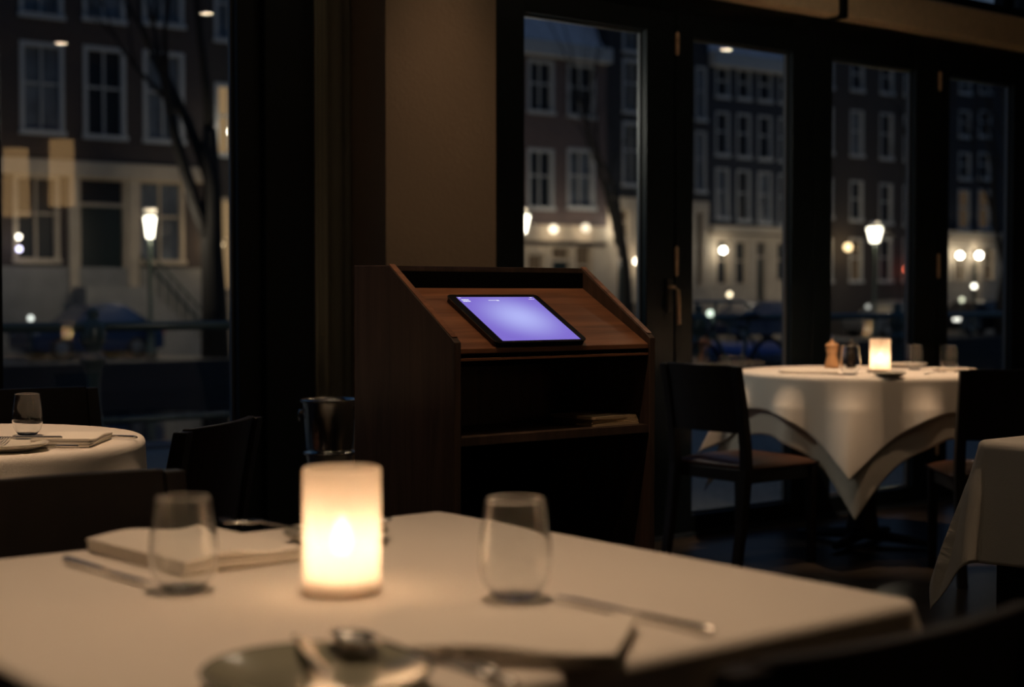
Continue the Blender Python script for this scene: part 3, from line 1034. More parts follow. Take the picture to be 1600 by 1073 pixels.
SX0, SX1, SY0, SY1 = -0.112, 0.112, 0.0025, 0.196
s_ = MB().box(SX0, SX1, SY0, SY1, 0.0143, 0.0147).build('screen', scr, tab)
mk = MB()
wt = emit('white_screen_text', (0.85, 0.88, 1.0), 1.0)
def bar(x, y, w, h):
    mk.box(x, x + w, y, y + h, 0.01475, 0.0149)
wt = emit('white_screen_text', (0.85, 0.88, 1.0), 1.0)
bar(SX0 + 0.003, SY1 - 0.0045, 0.007, 0.0022)
x = SX0 + 0.006
for w in (0.003, 0.002, 0.004, 0.002, 0.003, 0.0015):
    bar(x, SY1 - 0.015, w, 0.0042)
    bar(x + 0.0008, SY1 - 0.0215, w, 0.0042)
    x += w + 0.0010
mk.build('clock_text', wt, s_)
mk = MB()
x = -0.031
for w in (0.004, 0.003, 0.005, 0.003, 0.004):
    bar(x, SY1 - 0.0165, w, 0.0018)
    x += w + 0.0006
bar(x + 0.001, SY1 - 0.0185, 0.003, 0.0045)
bar(x + 0.005, SY1 - 0.0185, 0.003, 0.0045)
mk.build('screen_text', wt, s_)
mk = MB()
bar(SX1 - 0.013, SY1 - 0.0045, 0.0065, 0.0026)
bar(SX1 - 0.022, SY1 - 0.0115, 0.018, 0.0010)
mk.build('status_icon', wt, s_)

# paper menus on the shelf
mx_, my_ = 2.43, 2.70
for k, (dx, dy, rz, h, lab) in enumerate(((0, 0, 0.02, 0.006, 'lowest menu folder of the small pile on the host stand shelf'),
                                     (0.004, 0.006, -0.05, 0.009, 'thick cream menu in the middle of the pile on the shelf'),
                                     (-0.006, 0.002, 0.06, 0.006, 'top cream menu of the pile inside the host stand'))):
    z0 = 0.7855 + (0, 0.0065, 0.016)[k]
    b = MB()
    n = 3
    for q in range(n):
        za = h * q / n
        b.box(-0.07 + 0.001 * q, 0.07 - 0.0015 * q, -0.075, 0.075, za, za + h / n * 0.85)
    o = b.build('menu', M_PAPER, loc=(mx_ + dx, my_ + dy + 0.01, z0), rot=(0, 0, rz))
    tag(o, lab, 'menu', 'menus on the host stand shelf')

# ------------------------------------------------------------------ ice bucket on its stand
bx, by = 2.485, 3.98
st = thing('bucket_stand', 'slim dark stand carrying the steel wine bucket', 'stand', (bx, by, 0))
MB().lathe([(0.0, 0.0), (0.13, 0.0), (0.13, 0.008), (0.03, 0.022), (0.0, 0.022)], 32).build('base', M_FRAME, st, smooth=True)
MB().lathe([(0.0, 0.02), (0.011, 0.02), (0.011, 0.54), (0.0, 0.54)], 16).build('pole', M_FRAME, st, smooth=True)
MB().lathe([(0.0, 0.538), (0.068, 0.540), (0.072, 0.548), (0.0, 0.548)], 32).build('tray', M_FRAME, st, smooth=True)
bk = thing('wine_bucket', 'polished steel wine bucket standing left of the host stand', 'ice bucket', (bx, by, 0.549))
prof = [(0.0, 0.0), (0.062, 0.0), (0.066, 0.004), (0.074, 0.055), (0.0815, 0.058), (0.083, 0.062), (0.0815, 0.066), (0.072, 0.069), (0.0725, 0.075), (0.083, 0.212), (0.090, 0.217), (0.092, 0.221), (0.090, 0.225), (0.0855, 0.224),
        (0.081, 0.212), (0.070, 0.072), (0.060, 0.006), (0.0, 0.005)]
MB().lathe(prof, 56).build('vessel', M_STEEL, bk, smooth=True)
for s in (-1, 1):
    # rings stand left and right as seen from the front
    dx_, dy_ = math.cos(-TH) * s, math.sin(-TH) * s
    p = Vector((dx_ * 0.084, dy_ * 0.084, 0.185))
    MB().tube([p - Vector((dx_, dy_, 0)) * 0.004, p + Vector((dx_, dy_, 0)) * 0.010], 0.008, 12).build('knob', M_STEEL, bk, smooth=True)
    c_ = p + Vector((dx_, dy_, 0)) * 0.010 + Vector((0, 0, -0.014))
    rg = []
    for k in range(25):
        a = 2 * PI * k / 24
        rg.append((c_.x - dy_ * 0.014 * math.sin(a), c_.y + dx_ * 0.014 * math.sin(a), c_.z + 0.014 * math.cos(a)))
    MB().tube(rg, 0.0022, 6).build('ring_handle', M_STEEL, bk, smooth=True)

# ================================================================== OUTSIDE
HV = 40.0           # distance line of the far house fronts
QZ = -0.6           # far quay level
def hx_(px): return ux(px, HV)
def hz_(px, py): return uz(px, py, HV)

M_PAVE = brick('street_bricks', (0.17, 0.165, 0.155), (0.23, 0.22, 0.20), (0.10, 0.10, 0.10), 6, 'XY')
struct(MB().box(-14, 40, FY + 0.16, 10.0, -0.14, 0.0).build('ground_near_quay', M_PAVE))
struct(MB().box(-14, 40, 10.0, 10.35, -1.6, 0.02).build('trim_5', mat('quay_coping', (0.10, 0.10, 0.10), 0.8)))
water = mat('canal_water', (0.006, 0.009, 0.014), 0.06, bump=(1.6, 0.35))
wo = struct(MB().box(-60, 110, 10.35, 36.0, -1.6, -1.3).build('ground_canal_water', water))
struct(MB().box(-60, 110, 36.0, 36.4, -1.6, QZ).build('trim_6', brick('quay_wall_brick', (0.035, 0.032, 0.03), (0.05, 0.045, 0.04), (0.03, 0.03, 0.03), 3)))
struct(MB().box(-60, 110, 36.4, 70.0, QZ - 0.3, QZ).build('ground_far_quay', M_PAVE))

# railing along the near quay
RV = 9.5
t = thing('quay_railing', 'dark iron quay railing with two rails beyond the left window', 'railing', (4.127, RV, 0))
for nm, zz, rr in (('upper_rail', 0.88, 0.032), ('lower_rail', 0.262, 0.022)):
    MB().tube([(-12, 0, zz), (28, 0, zz)], rr, 10).build(nm, M_IRON, t, smooth=True)
post_prof = [(0.0, 0.0), (0.10, 0.0), (0.10, 0.05), (0.075, 0.07), (0.06, 0.16), (0.075, 0.20), (0.082, 0.23), (0.06, 0.26), (0.045, 0.33), (0.042, 0.55), (0.055, 0.62), (0.062, 0.66), (0.085, 0.68), (0.085, 0.71),
             (0.055, 0.73), (0.045, 0.76), (0.075, 0.80), (0.082, 0.83), (0.082, 0.92), (0.06, 0.95), (0.03, 0.97), (0.04, 1.0), (0.036, 1.03), (0.0, 1.05)]
for k in range(-4, 8):
    MB().lathe([(r_, z_ * 0.96) for r_, z_ in post_prof], 20).build('post', M_IRON, t, smooth=True, loc=(2.8 * k + 0.001, 0, 0))

# ---- canal houses
def house(label, xa, xb, top, base_mat, openings, cornice=True, band=None, base_top=None, roof=0.0, depth=7.0, group='canal houses across the water'):
    """front wall with real openings; openings: (x0,x1,z0,z1,kind,pane) with kind window/door"""
    t = thing('canal_house', label, 'house', (xa, HV, QZ), 0, group)
    W = xb - xa
    H = top - QZ
    ops = [(max(0.05, a - xa), min(W - 0.05, b - xa), c - QZ, d - QZ, k, p) for a, b, c, d, k, p in openings]
    ops = [o for o in ops if o[1] - o[0] > 0.15 and o[3] < H - 0.1]
    xs = sorted({0.0, W} | {o[0] for o in ops} | {o[1] for o in ops})
    zs = sorted({0.0, H} | {o[2] for o in ops} | {o[3] for o in ops})
    b = MB()
    def inside(x, z):
        return any(o[0] < x < o[1] and o[2] < z < o[3] for o in ops)
    for i in range(len(xs) - 1):
        for j in range(len(zs) - 1):
            if xs[i + 1] - xs[i] < 1e-6 or zs[j + 1] - zs[j] < 1e-6:
                continue
            if not inside((xs[i] + xs[i + 1]) / 2, (zs[j] + zs[j + 1]) / 2):
                b.add([(xs[i], 0, zs[j]), (xs[i + 1], 0, zs[j]), (xs[i + 1], 0, zs[j + 1]), (xs[i], 0, zs[j + 1])], [(0, 1, 2, 3)])
    for o in ops:
        a, c, d, e2 = o[0], o[1], o[2], o[3]
        y1 = 0.30
        b.add([(a, 0, d), (a, y1, d), (a, y1, e2), (a, 0, e2)], [(0, 1, 2, 3)])
        b.add([(c, 0, d), (c, y1, d), (c, y1, e2), (c, 0, e2)], [(0, 1, 2, 3)])
        b.add([(a, 0, d), (c, 0, d), (c, y1, d), (a, y1, d)], [(0, 1, 2, 3)])
        b.add([(a, 0, e2), (c, 0, e2), (c, y1, e2), (a, y1, e2)], [(0, 1, 2, 3)])
    b.add([(0, 0, 0), (0, depth, 0), (0, depth, H), (0, 0, H)], [(0, 1, 2, 3)])
    b.add([(W, 0, 0), (W, depth, 0), (W, depth, H), (W, 0, H)], [(0, 1, 2, 3)])
    b.add([(0, depth, 0), (W, depth, 0), (W, depth, H), (0, depth, H)], [(0, 1, 2, 3)])
    b.add([(0, 0, H), (W, 0, H), (W, depth, H), (0, depth, H)], [(0, 1, 2, 3)])
    b.build('wall', base_mat, t)
    for a, c, d, e2, kind, pane in ops:
        fw = 0.12 if c - a > 0.9 else 0.075
        f = MB()
        if kind == 'door':
            f.box(a, a + fw, -0.03, 0.2, d, e2)
            f.box(c - fw, c, -0.03, 0.2, d, e2)
            f.box(a + fw, c - fw, -0.03, 0.2, e2 - fw, e2)
            zt = d + (e2 - d) * 0.72
            f.box(a + fw, c - fw, -0.02, 0.2, zt, zt + 0.10)
            fo = f.build('door_frame', M_CREAM, t)
            MB().box(a + fw, c - fw, 0.10, 0.16, d, zt).build('door_panel', M_DOORG, fo)
            MB().box(a + fw, c - fw, 0.12, 0.16, zt + 0.10, e2 - fw).build('pane', pane, fo)
        else:
            f.box(a, a + fw, -0.02, 0.14, d, e2)
            f.box(c - fw, c, -0.02, 0.14, d, e2)
            f.box(a + fw, c - fw, -0.02, 0.14, e2 - fw, e2)
            f.box(a - 0.04, c + 0.04, -0.08, 0.14, d - 0.06, d + 0.08)
            mm = (a + c) / 2
            if c - a > 0.9:
                f.box(mm - 0.025, mm + 0.025, 0.05, 0.12, d + 0.08, e2 - fw)
            zm = d + (e2 - d) * 0.55
            f.box(a + fw, c - fw, 0.05, 0.12, zm - 0.03, zm + 0.03)
            fo = f.build('window', M_WHITE if kind == 'window' else M_CREAM, t)
            MB().box(a + fw - 0.01, c - fw + 0.01, 0.125, 0.15, d + 0.02, e2 - fw + 0.01).build('pane', pane, fo)
    if band:
        MB().box(0.0, W, -0.22, -0.002, band[0] - QZ, band[1] - QZ).build('ground_floor_cornice', M_CREAM, t, bevel=0.03)
    if base_top:
        # plaster face of the ground floor, in panels between the openings
        q = MB()
        zt = base_top - QZ
        zz = sorted({0.0, zt} | {min(zt, o[2]) for o in ops if o[2] < zt} | {min(zt, o[3]) for o in ops if o[2] < zt})
        for i in range(len(xs) - 1):
            for j in range(len(zz) - 1):
                if xs[i + 1] - xs[i] > 1e-6 and zz[j + 1] - zz[j] > 1e-6 and not inside((xs[i] + xs[i + 1]) / 2, (zz[j] + zz[j + 1]) / 2):
                    q.box(xs[i], xs[i + 1], -0.05, -0.004, zz[j], zz[j + 1])
        q.build('ground_floor_facing', M_CREAM if roof != -1 else M_GREYP, t)
    if cornice:
        MB().box(0.0, W, -0.35, 0.15, H - 0.45, H + 0.08).build('roof_cornice', M_WHITE, t, bevel=0.04)
    if roof > 0:
        MB().prism([(0.1, H + 0.08), (1.6, H + roof), (depth - 1.5, H + roof), (depth, H + 0.08)], 'X', 0.0, W).build('roof', M_ROOF, t)
    return t

BR_A = brick('dark_brown_brick', (0.050, 0.038, 0.036), (0.065, 0.048, 0.044), (0.05, 0.045, 0.04))
BR_C = brick('mauve_brown_brick', (0.115, 0.080, 0.078), (0.14, 0.098, 0.09), (0.10, 0.09, 0.085))
BR_D = brick('black_brick', (0.022, 0.024, 0.030), (0.030, 0.032, 0.038), (0.02, 0.02, 0.02))
BR_E = brick('navy_brick', (0.018, 0.026, 0.042), (0.025, 0.033, 0.050), (0.02, 0.02, 0.02))
BR_F = brick('brown_black_brick', (0.045, 0.038, 0.036), (0.055, 0.046, 0.042), (0.04, 0.035, 0.03))

def ow(px0, px1, pyt, pyb, kind='window', pane=M_PDARK, ref=None):
    """an opening read off the photograph on the line of the house fronts"""
    r = ref if ref else (px0 + px1) / 2
    return (hx_(px0), hx_(px1), hz_(r, pyb), hz_(r, pyt), kind, pane)

# house A, seen through the left window
oa = []
for (a, b_, pn) in ((34, 103, M_PCURT), (133, 199, M_PDARK), (226, 290, M_PCURT)):
    m_ = (a + b_) / 2
    sh = (m_ - 67) * 0.075
    oa.append(ow(a, b_, 66 + sh, 208 + sh, 'window', pn))
    oa.append(ow(a, b_, -130 + sh, 26 + sh, 'window', M_PCURT))
oa.append(ow(22, 94, 272, 408, 'shopwindow', M_PDARK))
oa.append(ow(120, 200, 275, 446, 'door', M_PDARK))
oa.append(ow(214, 289, 280, 410, 'shopwindow', M_PCURT))
oa.append(ow(-70, -10, 66, 205, 'window', M_PCURT))
oa.append(ow(-70, -10, 270, 405, 'shopwindow', M_PDARK))
xa0, xa1 = hx_(-90), hx_(319)
A = house('dark brick canal house with a cream door case, beyond the left window', xa0, xa1, 12.6, BR_A, oa, band=(hz_(160, 279), hz_(160, 254)))
# its grey plinth, door pilasters and stoop
lx = lambda px: hx_(px) - xa0
MB().box(0.0, xa1 - xa0, -0.06, -0.004, 0.0, hz_(160, 412) - QZ - 0.10).build('plinth_facing', M_GREYP, A)
for pa, pb in ((106, 121), (199, 217)):
    MB().box(lx(pa), lx(pb), -0.16, -0.004, 0, hz_(160, 279) - QZ - 0.002).build('pilaster', M_CREAM, A, bevel=0.02)
zl = hz_(160, 448) - QZ
s = MB()
s.box(lx(112), lx(212), -0.95, -0.17, 0, zl)
n = 7
for k in range(n):
    z1_ = zl * (1 - (k + 1) / (n + 1))
    xk = lx(212) + k * 0.27
    s.box(xk, xk + 0.27, -0.95, -0.17, 0, z1_)
s.build('stoop', M_GREYP, A)
r_ = MB()
x_a, x_b = lx(214), lx(212) + n * 0.27
for yy in (-0.93, -0.22):
    r_.tube([(x_a, yy, zl + 0.9), (x_b, yy, 0.9)], 0.03, 8)
    for q in range(8):
        f_ = q / 7
        xx = x_a + (x_b - x_a) * f_
        r_.tube([(xx, yy, max(0, zl * (1 - f_)) - 0.05 * (f_ < 1)), (xx, yy, zl * (1 - f_) + 0.9)], 0.016, 6)
r_.build('stoop_railing', M_IRON, A)

# house B, to the right of the tree: lit warm windows
xb0, xb1 = xa1 + 0.02, xa1 + 5.6
ob = []
for k in range(3):
    x_ = xb0 + 0.35 + k * 1.75
    ob.append((x_, x_ + 1.0, 5.1, 7.2, 'window', M_LITW if k == 0 else M_PDARK))
    ob.append((x_, x_ + 1.0, 8.4, 10.4, 'window', M_PCURT))
    ob.append((x_, x_ + 1.05, 1.2, 3.9, 'shopwindow', M_LITW if k < 2 else M_PDARK))
house('brown canal house with warmly lit windows right of the tree trunk', xb0, xb1, 12.2, BR_F, ob, base_top=1.1)
# hidden stretch behind the pier
xm1 = hx_(770)
ob = []
x_ = xb1 + 0.6
while x_ < xm1 - 1.4:
    for za, zb in ((1.3, 3.8), (5.0, 7.0), (8.3, 10.2)):
        ob.append((x_, x_ + 1.0, za, zb, 'window', M_PDARK))
    x_ += 1.9
house('wide dark canal house mostly hidden behind the taupe pier', xb1 + 0.02, xm1, 11.8, BR_D, ob)
# house C
xc1 = hx_(947)
oc = []
for a, b_ in ((824, 865), (886, 929)):
    oc.append(ow(a, b_, 93 if a < 850 else 99, 176 if a < 850 else 183))
    oc.append(ow(a, b_, 232, 326, pane=M_PDARK if a < 850 else M_PCURT))
oc.append(ow(780, 808, 93, 176))
oc.append(ow(780, 808, 232, 326))
oc.append(ow(858, 893, 382, 476, 'door', M_LITD))
oc.append(ow(897, 925, 382, 455, 'shopwindow', M_LITD))
oc.append(ow(822, 850, 395, 455, 'shopwindow', M_LITD))
Cc = house('mauve brick canal house with a lit cream shopfront, beyond the first door pane', xm1 + 0.02, xc1, hz_(880, 72), BR_C, oc, band=(hz_(880, 378), hz_(880, 352)), base_top=hz_(880, 384), roof=2.6)
# house D
xd1 = hx_(1106)
od = [ow(972, 1003, 92, 176), ow(972, 1003, -10, 82), ow(972, 1003, 190, 290), ow(1086, 1102, 104, 188, pane=M_PCURT), ow(1086, 1102, 205, 300, pane=M_PCURT), ow(1020, 1050, 92, 176), ow(1020, 1050, 190, 290),
      ow(962, 984, 326, 372, 'shopwindow', M_LITD), ow(962, 984, 380, 476, 'door', M_PDARK), ow(1020, 1060, 340, 450, 'shopwindow', M_PDARK), ow(1086, 1098, 330, 450, 'shopwindow', M_PDARK)]
house('tall black brick house with a narrow cream doorway beyond the glass doors', xc1 + 0.02, xd1, 13.2, BR_D, od, base_top=hz_(975, 308))
# house E
xe1 = hx_(1262)
oe = []
for k, m_ in enumerate((1128, 1161, 1194, 1226)):
    dy = (m_ - 1128) * 0.10
    pn = M_PDARK
    oe += [ow(m_ - 11, m_ + 10, 104 + dy, 152 + dy, pane=pn), ow(m_ - 11, m_ + 10, 174 + dy, 243 + dy, pane=pn), ow(m_ - 11, m_ + 10, 262 + dy, 342 + dy, pane=M_PDARK if k % 2 else M_PCURT)]
oe += [ow(1118, 1138, 374, 446, 'shopwindow', M_PDARK), ow(1147, 1167, 376, 446, 'shopwindow', M_PDARK), ow(1180, 1196, 376, 474, 'door', M_PDARK), ow(1212, 1234, 378, 440, 'shopwindow', M_PDARK)]
house('navy canal house with rows of small windows over a cream ground floor', xd1 + 0.02, xe1, hz_(1170, 92), BR_E, oe, band=(hz_(1180, 366), hz_(1180, 354)), base_top=hz_(1180, 368), roof=2.6)
# house F
xf1 = hx_(1442)
of = []
for k, m_ in enumerate((1290, 1337, 1383, 1420)):
    dy = (m_ - 1337) * 0.10
    of += [ow(m_ - 10, m_ + 10, 92 + dy, 142 + dy), ow(m_ - 10, m_ + 10, 172 + dy, 244 + dy, pane=M_PCURT if k == 1 else M_PDARK), ow(m_ - 10, m_ + 10, 282 + dy, 345 + dy, pane=M_PDARK)]
    of += [ow(m_ - 10, m_ + 10, 372, 440, 'window', M_LITD if k == 1 else M_PDARK)]
house('dark brown canal house behind the brightest street lantern', xe1 + 0.02, xf1, 15.0, BR_F, of, roof=0)
# house G
xg1 = hx_(1572)
og = []
for m_ in (1462, 1505, 1536):
    og += [ow(m_ - 9, m_ + 9, 118, 146), ow(m_ - 9, m_ + 9, 172, 214), ow(m_ - 9, m_ + 9, 238, 280, pane=M_PDARK), ow(m_ - 9, m_ + 9, 296, 358, pane=M_LITD)]
og += [ow(1488, 1508, 388, 440, 'shopwindow', M_LITD), ow(1516, 1530, 388, 466, 'door', M_PDARK), ow(1536, 1552, 388, 440, 'shopwindow', M_LITD)]
house('dark canal house with two bright lamps over a pale shopfront, at right', xf1 + 0.02, xg1, 12.4, BR_D, og, band=(hz_(1520, 372), hz_(1520, 362)), base_top=hz_(1520, 374))
oh = []
x_ = xg1 + 0.8
while x_ < xg1 + 13:
    for za, zb in ((1.0, 3.4), (4.8, 6.8), (8.1, 10.0)):
        oh.append((x_, x_ + 1.0, za, zb, 'window', M_PDARK))
    x_ += 2.1
house('wide brown canal house at the far right end of the row', xg1 + 0.02, xg1 + 15, 11.6, BR_F, oh)
oh = []
x_ = xa0 - 7.2
while x_ < xa0 - 1.2:
    for za, zb in ((1.3, 3.8), (5.0, 7.0), (8.3, 10.2)):
        oh.append((x_, x_ + 1.0, za, zb, 'window', M_PDARK))
    x_ += 1.9
house('dark brown canal house just left of the house with the cream door case', xa0 - 8, xa0 - 0.02, 12.0, BR_F, oh)

for k, (w_, top_, m_, lab) in enumerate(((9.5, 11.2, BR_D, 'black brick canal house, second from the far left end of the row'), (8.5, 12.8, BR_F, 'brown canal house, outermost at the far left of the row'))):
    xr = xa0 - 8.04 - (0, 9.54)[k]
    oh = []
    x_ = xr - w_ + 0.8
    while x_ < xr - 1.4:
        for za, zb in ((1.2, 3.6), (4.9, 6.9), (8.1, 9.9)):
            oh.append((x_, x_ + 1.0, za, zb, 'window', M_PDARK))
        x_ += 1.95
    house(lab, xr - w_, xr, top_, m_, oh)

# ---- street lanterns
M_LAMP = emit('street_lamp_glass', (1.0, 0.86, 0.66), 7.0)
def street_lantern(px, label, V=36.9, zc=3.35, power=240, s=1.0):
    x = ux(px, V)
    t = thing('street_lantern', label, 'street lamp', (x, V, QZ), 0, 'crown-topped street lanterns on the far quay')
    b = zc - QZ
    MB().lathe([(0.0, 0.0), (0.16, 0.0), (0.16, 0.25), (0.10, 0.32), (0.09, 0.8), (0.11, 0.85), (0.06, 0.95), (0.045, b - 0.55), (0.08, b - 0.50), (0.04, b - 0.44), (0.03, b - 0.36), (0.0, b - 0.355)], 16).build('post', M_IRON, t, smooth=True)
    MB().lathe([(0.0, b - 0.34), (0.17 * s, b - 0.34), (0.31 * s, b + 0.20), (0.0, b + 0.21)], 6).build('lantern_glass', M_LAMP, t)
    MB().lathe([(0.0, b + 0.215), (0.32 * s, b + 0.215), (0.33 * s, b + 0.245), (0.20 * s, b + 0.30), (0.0, b + 0.31)], 6).build('lantern_cap', M_IRON, t)
    cr = MB()
    for k in range(6):
        a = 2 * PI * k / 6
        cr.lathe([(0.0, -0.07), (0.055, -0.03), (0.06, 0.0), (0.04, 0.05), (0.0, 0.07)], 8, (0.12 * math.cos(a), 0.12 * math.sin(a), b + 0.37))
    cr.build('crown', mat('lamp_crown_white', (0.75, 0.72, 0.65), 0.4), t, smooth=True)
    point('lantern_light', (0, -0.6, b - 0.1), power, (1.0, 0.80, 0.58), 0.25, t)
    return t
street_lantern(1366, 'brightest street lantern with a crown, seen above the candlelit table', zc=uz(1366, 364, 36.9), power=190, s=0.95)
street_lantern(815, 'street lantern half hidden at the left edge of the first door pane', zc=uz(820, 347, 36.9), power=170, s=0.9)
street_lantern(235, 'street lantern glowing in front of the dark brick house at left', zc=uz(235, 351, 36.9), power=120, s=0.55)

# ---- small wall lamps on the houses
def wall_lantern(px, py, label, col=(1.0, 0.86, 0.68), e=18, r=0.13, power=12, V=HV - 0.32, name='wall_lantern'):
    p = on_y(px, py, V)
    t = thing(name, label, 'wall lamp', (p.x, V, p.z), 0, 'small outdoor lamps along the far houses')
    MB().lathe([(0.0, -r), (r * 0.7, -r * 0.7), (r, 0.0), (r * 0.7, r * 0.7), (0.0, r)], 16).build('globe', emit('lamp_%d_%d' % (int(col[1] * 100), e), col, e), t, smooth=True)
    MB().tube([(0, 0.01 + r, 0), (0, 0.28, 0)], 0.02, 8).build('arm', M_IRON, t)
    if power:
        point('lamp_light', (0, -0.35, 0), power, col, 0.1, t)
    return t
wall_lantern(962, 357, 'round white lamp above the narrow cream doorway', r=0.12, power=14)
wall_lantern(994, 408, 'small warm lamp right of the narrow cream doorway', (1.0, 0.80, 0.60), 8, 0.11, 12)
wall_lantern(1130, 391, 'white lamp on the cream ground floor of the navy house', r=0.12, power=14)
wall_lantern(1325, 386, 'orange lamp left of the brightest street lantern', (1.0, 0.66, 0.32), 4, 0.17, 15)
wall_lantern(1500, 399, 'left one of the two lamps on the pale shopfront', r=0.14, power=14)
wall_lantern(1530, 399, 'right one of the two lamps on the pale shopfront', e=26, r=0.14, power=14)
wall_lantern(1417, 421, 'small red lamp on the dark brown house', (1.0, 0.16, 0.08), 4, 0.13, 2)
wall_lantern(865, 358, 'soft warm lamp on the lit cream shopfront', (1.0, 0.78, 0.55), 3, 0.16, 14)
wall_lantern(915, 356, 'soft warm lamp at the right end of the lit cream shopfront', (1.0, 0.78, 0.55), 2, 0.16, 14)
wall_lantern(362, 206, 'bright lamp high on the brown house beyond the left window', e=10, r=0.11, power=6)
wall_lantern(29, 370, 'upper small white lamp at the left edge of the dark brick house', e=8, r=0.07, power=3)
wall_lantern(30, 389, 'lower small violet-white lamp at the left edge of the brick house', (0.8, 0.72, 1.0), 6, 0.07, 0)
wall_lantern(342, 382, 'warm lamp on the lit brown house right of the tree', (1.0, 0.7, 0.4), 3, 0.14, 20)

# unseen lamp added outside the restaurant front to light the pavement and glazing beads
t = thing('added_facade_lamp', 'added outdoor lamp on the restaurant front, unseen behind the taupe pier', 'wall lamp', (3.70, FY + 0.14, 2.05))
MB().box(-0.05, 0.05, 0.0, 0.06, -0.06, 0.06).build('wall_plate', M_IRON, t)
MB().lathe([(0.0, -0.08), (0.06, -0.07), (0.07, 0.0), (0.05, 0.05), (0.0, 0.06)], 16, (0, 0.12, 0)).build('lamp_glass', emit('added_facade_lamp_glass', (1.0, 0.85, 0.65), 6), t, smooth=True)
point('added_facade_light', (0.1, 0.3, -0.12), 26, (0.95, 0.86, 0.70), 0.06, t)

# ---- bare trees
def tree(px, V, h, label, seed, r0=0.24, lean=0.0, spread=0.6):
    rnd = random.Random(seed)
    x = ux(px, V)
    t = thing('bare_tree', label, 'tree', (x, V, QZ), 0, 'leafless trees on the far quay')
    tk, br = MB(), MB()
    def grow(b, p, d, L, r, lvl):
        pts, rad = [p], [r]
        q = p
        seg = 4
        for k in range(seg):
            d = (d + Vector((rnd.uniform(-1, 1), rnd.uniform(-1, 1), rnd.uniform(-0.3, 0.6))) * 0.14).normalized()
            q = q + d * (L / seg)
            q.y = min(q.y, 2.3)
            pts.append(q)
            rad.append(r * (1 - 0.5 * (k + 1) / seg))
        b.tube(pts, rad, 8 if lvl < 2 else 5)
        if lvl >= 5:
            return
        for k in range(3 if lvl < 4 else 2):
            i = rnd.choice((2, 3, 4)) if k else 4
            dd = (d + Vector((rnd.uniform(-1, 1) * spread, rnd.uniform(-1, 1) * spread, rnd.uniform(-0.2, 0.7))) * 0.75).normalized()
            grow(br, pts[i], dd, L * rnd.uniform(0.55, 0.8), rad[i] * 0.68, lvl + 1)
    grow(tk, Vector((0, 0, 0)), Vector((lean, 0, 1)), h * 0.42, r0, 0)
    tk.build('trunk', M_BARK, t, smooth=True)
    br.build('branches', M_BARK, t, smooth=True)
    return t
tree(336, 36.9, 14.5, 'thick bare tree trunk right of the dark brick house', 4, 0.40, 0.0, 0.4)
tree(985, 36.85, 12.5, 'slim bare tree in front of the narrow cream doorway', 12, 0.20, -0.05)
tree(1432, 36.85, 12.5, 'bare tree beside the brightest street lantern', 21, 0.22)
tree(1566, 36.9, 13, 'bare tree trunk at the right edge of the last door pane', 31, 0.32)

